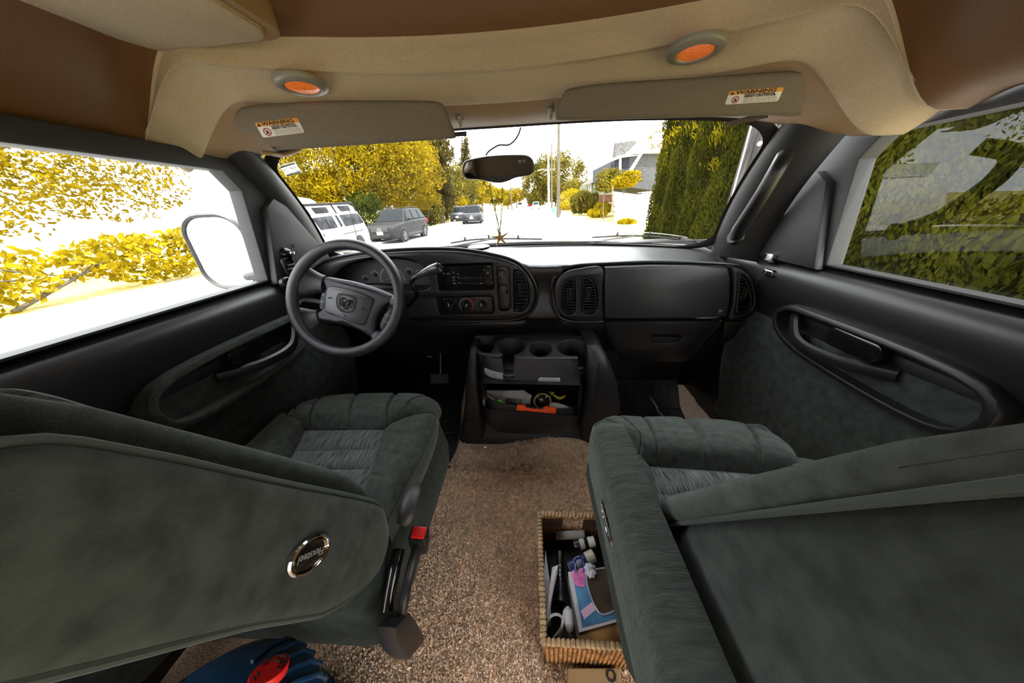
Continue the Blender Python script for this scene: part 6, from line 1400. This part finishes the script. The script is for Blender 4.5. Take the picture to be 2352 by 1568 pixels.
car('parked_car', 'dark slate car in front of the silver one across the street', curb(31.4, -8.6), -PI/2+.10, M_slate, 4.6, 1.9, 1.66, 1.0, 1.04)
car('parked_car', 'silver car half hidden behind the dark slate car', curb(35.5, -11.0), -PI/2+.02, M_silver, 4.5, 1.8, 1.62, .98, 1.02)
car('far_car', 'tiny white car farthest down the street on the driver side', curb(118, -10.0), PI/2, mat('white car', (.7, .7, .7), .3), 5.2, 2.0, 1.9, 1.1, 1.1, detail=False, rails=False, group='distant cars')
car('far_car', 'tiny red car at the end of the street', curb(125, -6.6), PI/2, M_redp, 4.6, 1.9, 1.7, 1.0, 1.0, detail=False, rails=False, group='distant cars')
car('far_car', 'tiny silver car parked at the end of the street near the poles', curb(84, -3.3), PI/2, mat('pale car', (.45, .46, .48), .3), 4.8, 2.0, 1.8, 1.05, 1.05, detail=False, rails=False, group='distant cars')
car('parked_pickup', 'white vehicle behind the white lattice fence', V((aY(1425, 440, 27.3).x+2.2, 27.3, GZ+.25)), PI, mat('white pickup paint', (.75, .75, .75), .3), 5.2, 1.95, 1.85, 1.15, 1.15, detail=False, rails=False, group=None)

# ---- white camper van across the street (side traced on its own plane)
XV = -7.62
cv = thing('camper_van', 'white camper van with pop top and two rows of windows across the street', 'van', (XV-.8, 11.5, GZ))
Zv = lambda x, y: aX(640+x/7.127, 430+y/7.127, XV)
V3 = lambda off: (lambda u, v, d: V((XV+off-d, u, v)))
M_vw = mat('camper white', (.80, .80, .79), .3, coat=.4)
tp = Zv(800, 290).z
rear = [Zv(*q) for q in ((1160, 272), (1215, 300), (1290, 380), (1400, 540), (1480, 700), (1512, 820), (1510, 890))]
y0 = 8.9
ol = [(p.y, p.z) for p in rear]+[(rear[-1].y-.05, -.28), (y0+.15, -.28), (y0, .0), (y0+.05, .6), (y0+.25, tp-.15), (y0+.6, tp)]
MB().plate(ol, [], V3(0), 1.75, .10).build('body', M_vw, cv, angle=50)
def vwin(pts, nm='side_window'):
    q = [Zv(*p) for p in pts]; MB().plate([(p.y, p.z) for p in q], [], V3(.012), .03, .006).build(nm, mat('camper glass', (.018, .019, .022), .25, spec=.06, c2=(.05, .052, .06), var=.3, vs=2.5), cv)
for w_ in (((525, 338), (545, 335), (760, 322), (780, 330), (825, 412), (800, 422), (610, 437), (595, 430)), ((945, 310), (965, 305), (1110, 296), (1125, 305), (1180, 375), (1160, 384), (1030, 398), (1012, 390)),
           ((545, 510), (570, 500), (845, 464), (868, 470), (972, 650), (950, 665), (710, 702), (685, 695)), ((913, 462), (935, 455), (955, 465), (1050, 620), (1042, 642), (1018, 645)), ((988, 460), (1010, 450), (1270, 422), (1300, 430), (1390, 565), (1375, 585), (1110, 640), (1088, 632))): vwin(w_)
for a, b_ in (((755, 520), (840, 670)),): MB().tube([Zv(*a)+V((.03, 0, 0)), Zv(*b_)+V((.03, 0, 0))], .012, 5).build('window_bar', M_black, cv)
for a, b_ in (((390, 318), (495, 468)), ((840, 288), (925, 425)), ((1185, 272), (1248, 392))): MB().tube([Zv(*a)+V((.04, 0, 0)), Zv(*b_)+V((.05, 0, 0))], .028, 6).build('rack_leg', mat('rack grey', (.02, .02, .02), .5), cv)
MB().tube([Zv(260, 300)+V((.04, 0, 0)), Zv(800, 275)+V((.04, 0, 0)), Zv(1180, 258)+V((.04, 0, 0))], .045, 6).build('roof_rack', mat('rack rail', (.02, .02, .02), .5), cv)
MB().tube([Zv(1055, 768)+V((.02, 0, 0)), Zv(1380, 695)+V((.02, 0, 0))], .018, 6).build('door_rail', mat('trim grey', (.04, .04, .04), .5), cv)
MB().tube([Zv(722, 755)+V((.03, 0, 0)), Zv(745, 808)+V((.03, 0, 0))], .02, 6).build('door_handle', M_black, cv)
pop = [(y0+.5, tp+.02)]+[(p.y, p.z) for p in (Zv(740, 268), Zv(722, 222), Zv(640, 182), Zv(450, 150), Zv(190, 152))]+[(y0+.45, tp+.3)]
MB().plate(pop, [], V3(-.25), 1.25, .06).build('pop_top', M_vw, cv, angle=50)
wc = Zv(1335, 865)
for yy in (wc.y, y0+.9):
    MB().lathe([(.36, 0), (.36, .02), (0, .02)], 28, frame(V((XV-.012, yy, GZ+.33)), (0, 1, 0), None, (1, 0, 0))).build('wheel_arch', M_black, cv)
    MB().lathe([(.31, -.1), (.31, .0), (.28, .03), (.18, .03), (.16, .0), (0, .01)], 28, frame(V((XV-.03, yy, GZ+.31)), (0, 1, 0), None, (1, 0, 0))).build('wheel', M_tyre, cv)

# ---- houses on the right
def hp(pts, Y): return [(lambda p: (p.x, p.z))(aY(x, y, Y)) for x, y in pts]
def slab(nm, pts, Y, d, m, par, bev=.02): return MB().plate(hp(pts, Y), [], lambda u, v, q: V((u, Y+q, v)), d, bev).build(nm, m, par, smooth=False)
M_side = mat('grey shingle siding', (.045, .046, .048), .85, c2=(.09, .09, .094), var=.1, vs=9, stretch=(.3, 1, 6)); M_roofm = mat('grey roof shingles', (.09, .088, .088), .9, var=.3, vs=9); M_trimw = mat('white trim', (.8, .8, .8), .5)
hs1 = thing('grey_house', 'grey shingled house with white trimmed gables behind the hedge', 'house', aY(1440, 470, 30))
YH = 30
slab('wall', [(1403, 371), (1426, 362), (1500, 352), (1560, 350), (1560, 445), (1426, 428), (1403, 408)], YH, 8, M_side, hs1)
slab('roof', [(1410, 362), (1414, 328), (1456, 322), (1475, 334), (1440, 354), (1419, 358)], YH-.4, .5, M_roofm, hs1)
slab('gable', [(1440, 352), (1486, 311), (1540, 350)], YH-.5, 1.0, mat('gable white', (.72, .72, .72), .6), hs1)
slab('rake_board', [(1434, 357), (1486, 307), (1486, 314), (1440, 359)], YH-.7, .3, M_trimw, hs1)
slab('eave_board', [(1418, 358), (1452, 353), (1452, 358), (1420, 363)], YH-.6, .3, M_trimw, hs1)
slab('eave_board', [(1446, 392), (1474, 348), (1476, 353), (1452, 394)], YH-.9, .3, M_trimw, hs1)
slab('corner_board', [(1424, 362), (1428, 361), (1427, 408), (1423, 408)], YH-.3, .3, M_trimw, hs1)
for q in (((1430, 362), (1446, 360), (1444, 386), (1429, 386)), ((1414, 368), (1418, 367), (1418, 392), (1413, 393)), ((1455, 390), (1462, 386), (1462, 408), (1455, 408)), ((1406, 376), (1409, 375), (1409, 396), (1406, 396))):
    f = slab('window', q, YH-.12, .15, mat('window dark', (.02, .022, .026), .3), hs1, .01)
for k in range(9): slab('siding_board', [(1429, 388+k*3.4), (1480, 384+k*3.6), (1480, 385.2+k*3.6), (1429, 389+k*3.4)], YH-.05, .06, mat('siding board grey', (.12, .12, .125), .9), hs1, .002)  # thin grey strips marking the board rows
slab('porch_roof', [(1418, 408), (1452, 398), (1470, 402), (1430, 412)], YH-1.2, .8, M_trimw, hs1)
hs2 = thing('low_house', 'pale green bungalow with a grey roof beyond the bushes', 'house', aY(1360, 470, 42))
slab('wall', [(1349, 424), (1372, 414), (1405, 400), (1410, 484), (1349, 486)], 42, 6, mat('pale green wall', (.13, .14, .09), .8), hs2)
slab('roof', [(1337, 425), (1352, 414), (1402, 384), (1404, 398), (1372, 413), (1349, 424)], 41.2, 1, mat('bungalow roof', (.17, .165, .165), .9), hs2)
for q in (((1351, 423), (1358, 420), (1358, 439), (1351, 440)), ((1364, 418), (1370, 415), (1370, 430), (1364, 432))):
    f = slab('window_frame', q, 41.9, .1, M_trimw, hs2, .01); cx, cy = sum(p[0] for p in q)/4, sum(p[1] for p in q)/4
    slab('pane', [(cx+(p[0]-cx)*.6, cy+(p[1]-cy)*.75) for p in q], 41.85, .1, mat('pane grey', (.25, .27, .3), .2), hs2, .005)
# lattice fence
YF = 24
lf = thing('lattice_fence', 'white garden fence panel with a lattice top', 'fence', aY(1430, 505, YF))
ol = hp([(1413, 450), (1455, 447), (1560, 440), (1560, 505), (1411, 509)], YF); holes = []
for i in range(7):
    for j in range(3):
        c = aY(1424+i*5.6+(2.8 if j % 2 else 0), 452.5+j*5.2-i*.25, YF); r_h = .055; holes.append([(c.x-r_h, c.z), (c.x, c.z-r_h), (c.x+r_h, c.z), (c.x, c.z+r_h)])
MB().plate(ol, holes, lambda u, v, d: V((u, YF+d, v)), .05, .004, .002).build('panel', M_trimw, lf, smooth=False)
bf = thing('picket_fence', 'low brown garden fence beside the bungalow drive', 'fence', aY(1390, 466, 33))
M_brown = mat('brown wood', (.14, .06, .045), .8)
for i in range(9):
    p = aY(1377+i*3.7, 456, 33); MB().box((p.x, 33, p.z), (.14, .04, .55)).build('picket', M_brown, bf, smooth=False)
for yy in (449, 463): a, b_ = aY(1375, yy, 33), aY(1411, yy-1, 33); MB().tube([a, b_], .05, 4).build('rail', M_brown, bf)
gp_ = MB().tube([aY(1407, 418, 26), aY(1408, 488, 26)], .06, 8).build('garden_post', mat('rusty post', (.3, .2, .16), .7)); tag(gp_, 'thin rusty post standing beside the white lattice fence', 'post')
# bins by the kerb
for (x, y, Y, m, sz, lab) in ((1271, 483, 46, (.10, .30, .33), .5, 'teal recycling crate beside the right kerb'), (1284, 488, 40, (.09, .08, .08), .55, 'dark grey bin at the foot of the wooden pole'), (1278, 489, 41, (.25, .2, .18), .3, 'small brown bag next to the grey bin')):
    p = aY(x, y, Y); o = thing('kerb_bin', lab, 'bin', (p.x, Y, GZ+.1), 'bins by the kerb')
    MB().loft([[V((p.x+q[0]*s_, Y+q[1]*s_, GZ+.1+h)) for q in rrect(-sz*.5, sz*.5, -sz*.5, sz*.5, .06, 3)] for s_, h in ((.8, 0), (1, sz*1.2))]).build('tub', mat('bin plastic', m, .6), o)
    MB().loft([[V((p.x+q[0]*s_, Y+q[1]*s_, GZ+.1+h)) for q in rrect(-sz*.5, sz*.5, -sz*.5, sz*.5, .06, 3)] for s_, h in ((1.06, sz*1.2), (1.06, sz*1.26), (.7, sz*1.32))]).build('lid', mat('bin lid', [c*.8 for c in m], .6), o)
# shed roof behind the grey car
sh = thing('garden_shed', 'small grey shed roof behind the grey parked car', 'shed', aY(880, 490, 27))
slab('wall', [(872, 480), (894, 478), (895, 500), (874, 502)], 27, 2, mat('shed wall', (.4, .4, .4), .8), sh)
slab('roof', [(866, 474), (886, 471), (897, 479), (874, 481)], 26.6, 2.6, mat('shed roof', (.55, .55, .55), .8), sh)
hyd = thing('fire_hydrant', 'small orange red hydrant beside the parked cars', 'hydrant', aZ(990, 508, GZ))
p = aZ(990, 508, GZ)
MB().lathe([(.16, 0), (.16, .05), (.11, .06), (.11, .5), (.14, .52), (.14, .56), (.10, .66), (.04, .72), (0, .72)], 14, Matrix.Translation(p)).build('barrel', mat('hydrant red', (.5, .09, .02), .5), hyd)
MB().tube([p+V((-.17, 0, .4)), p+V((.17, 0, .4))], .06, 8).build('outlet', mat('hydrant red b', (.5, .09, .02), .5), hyd)
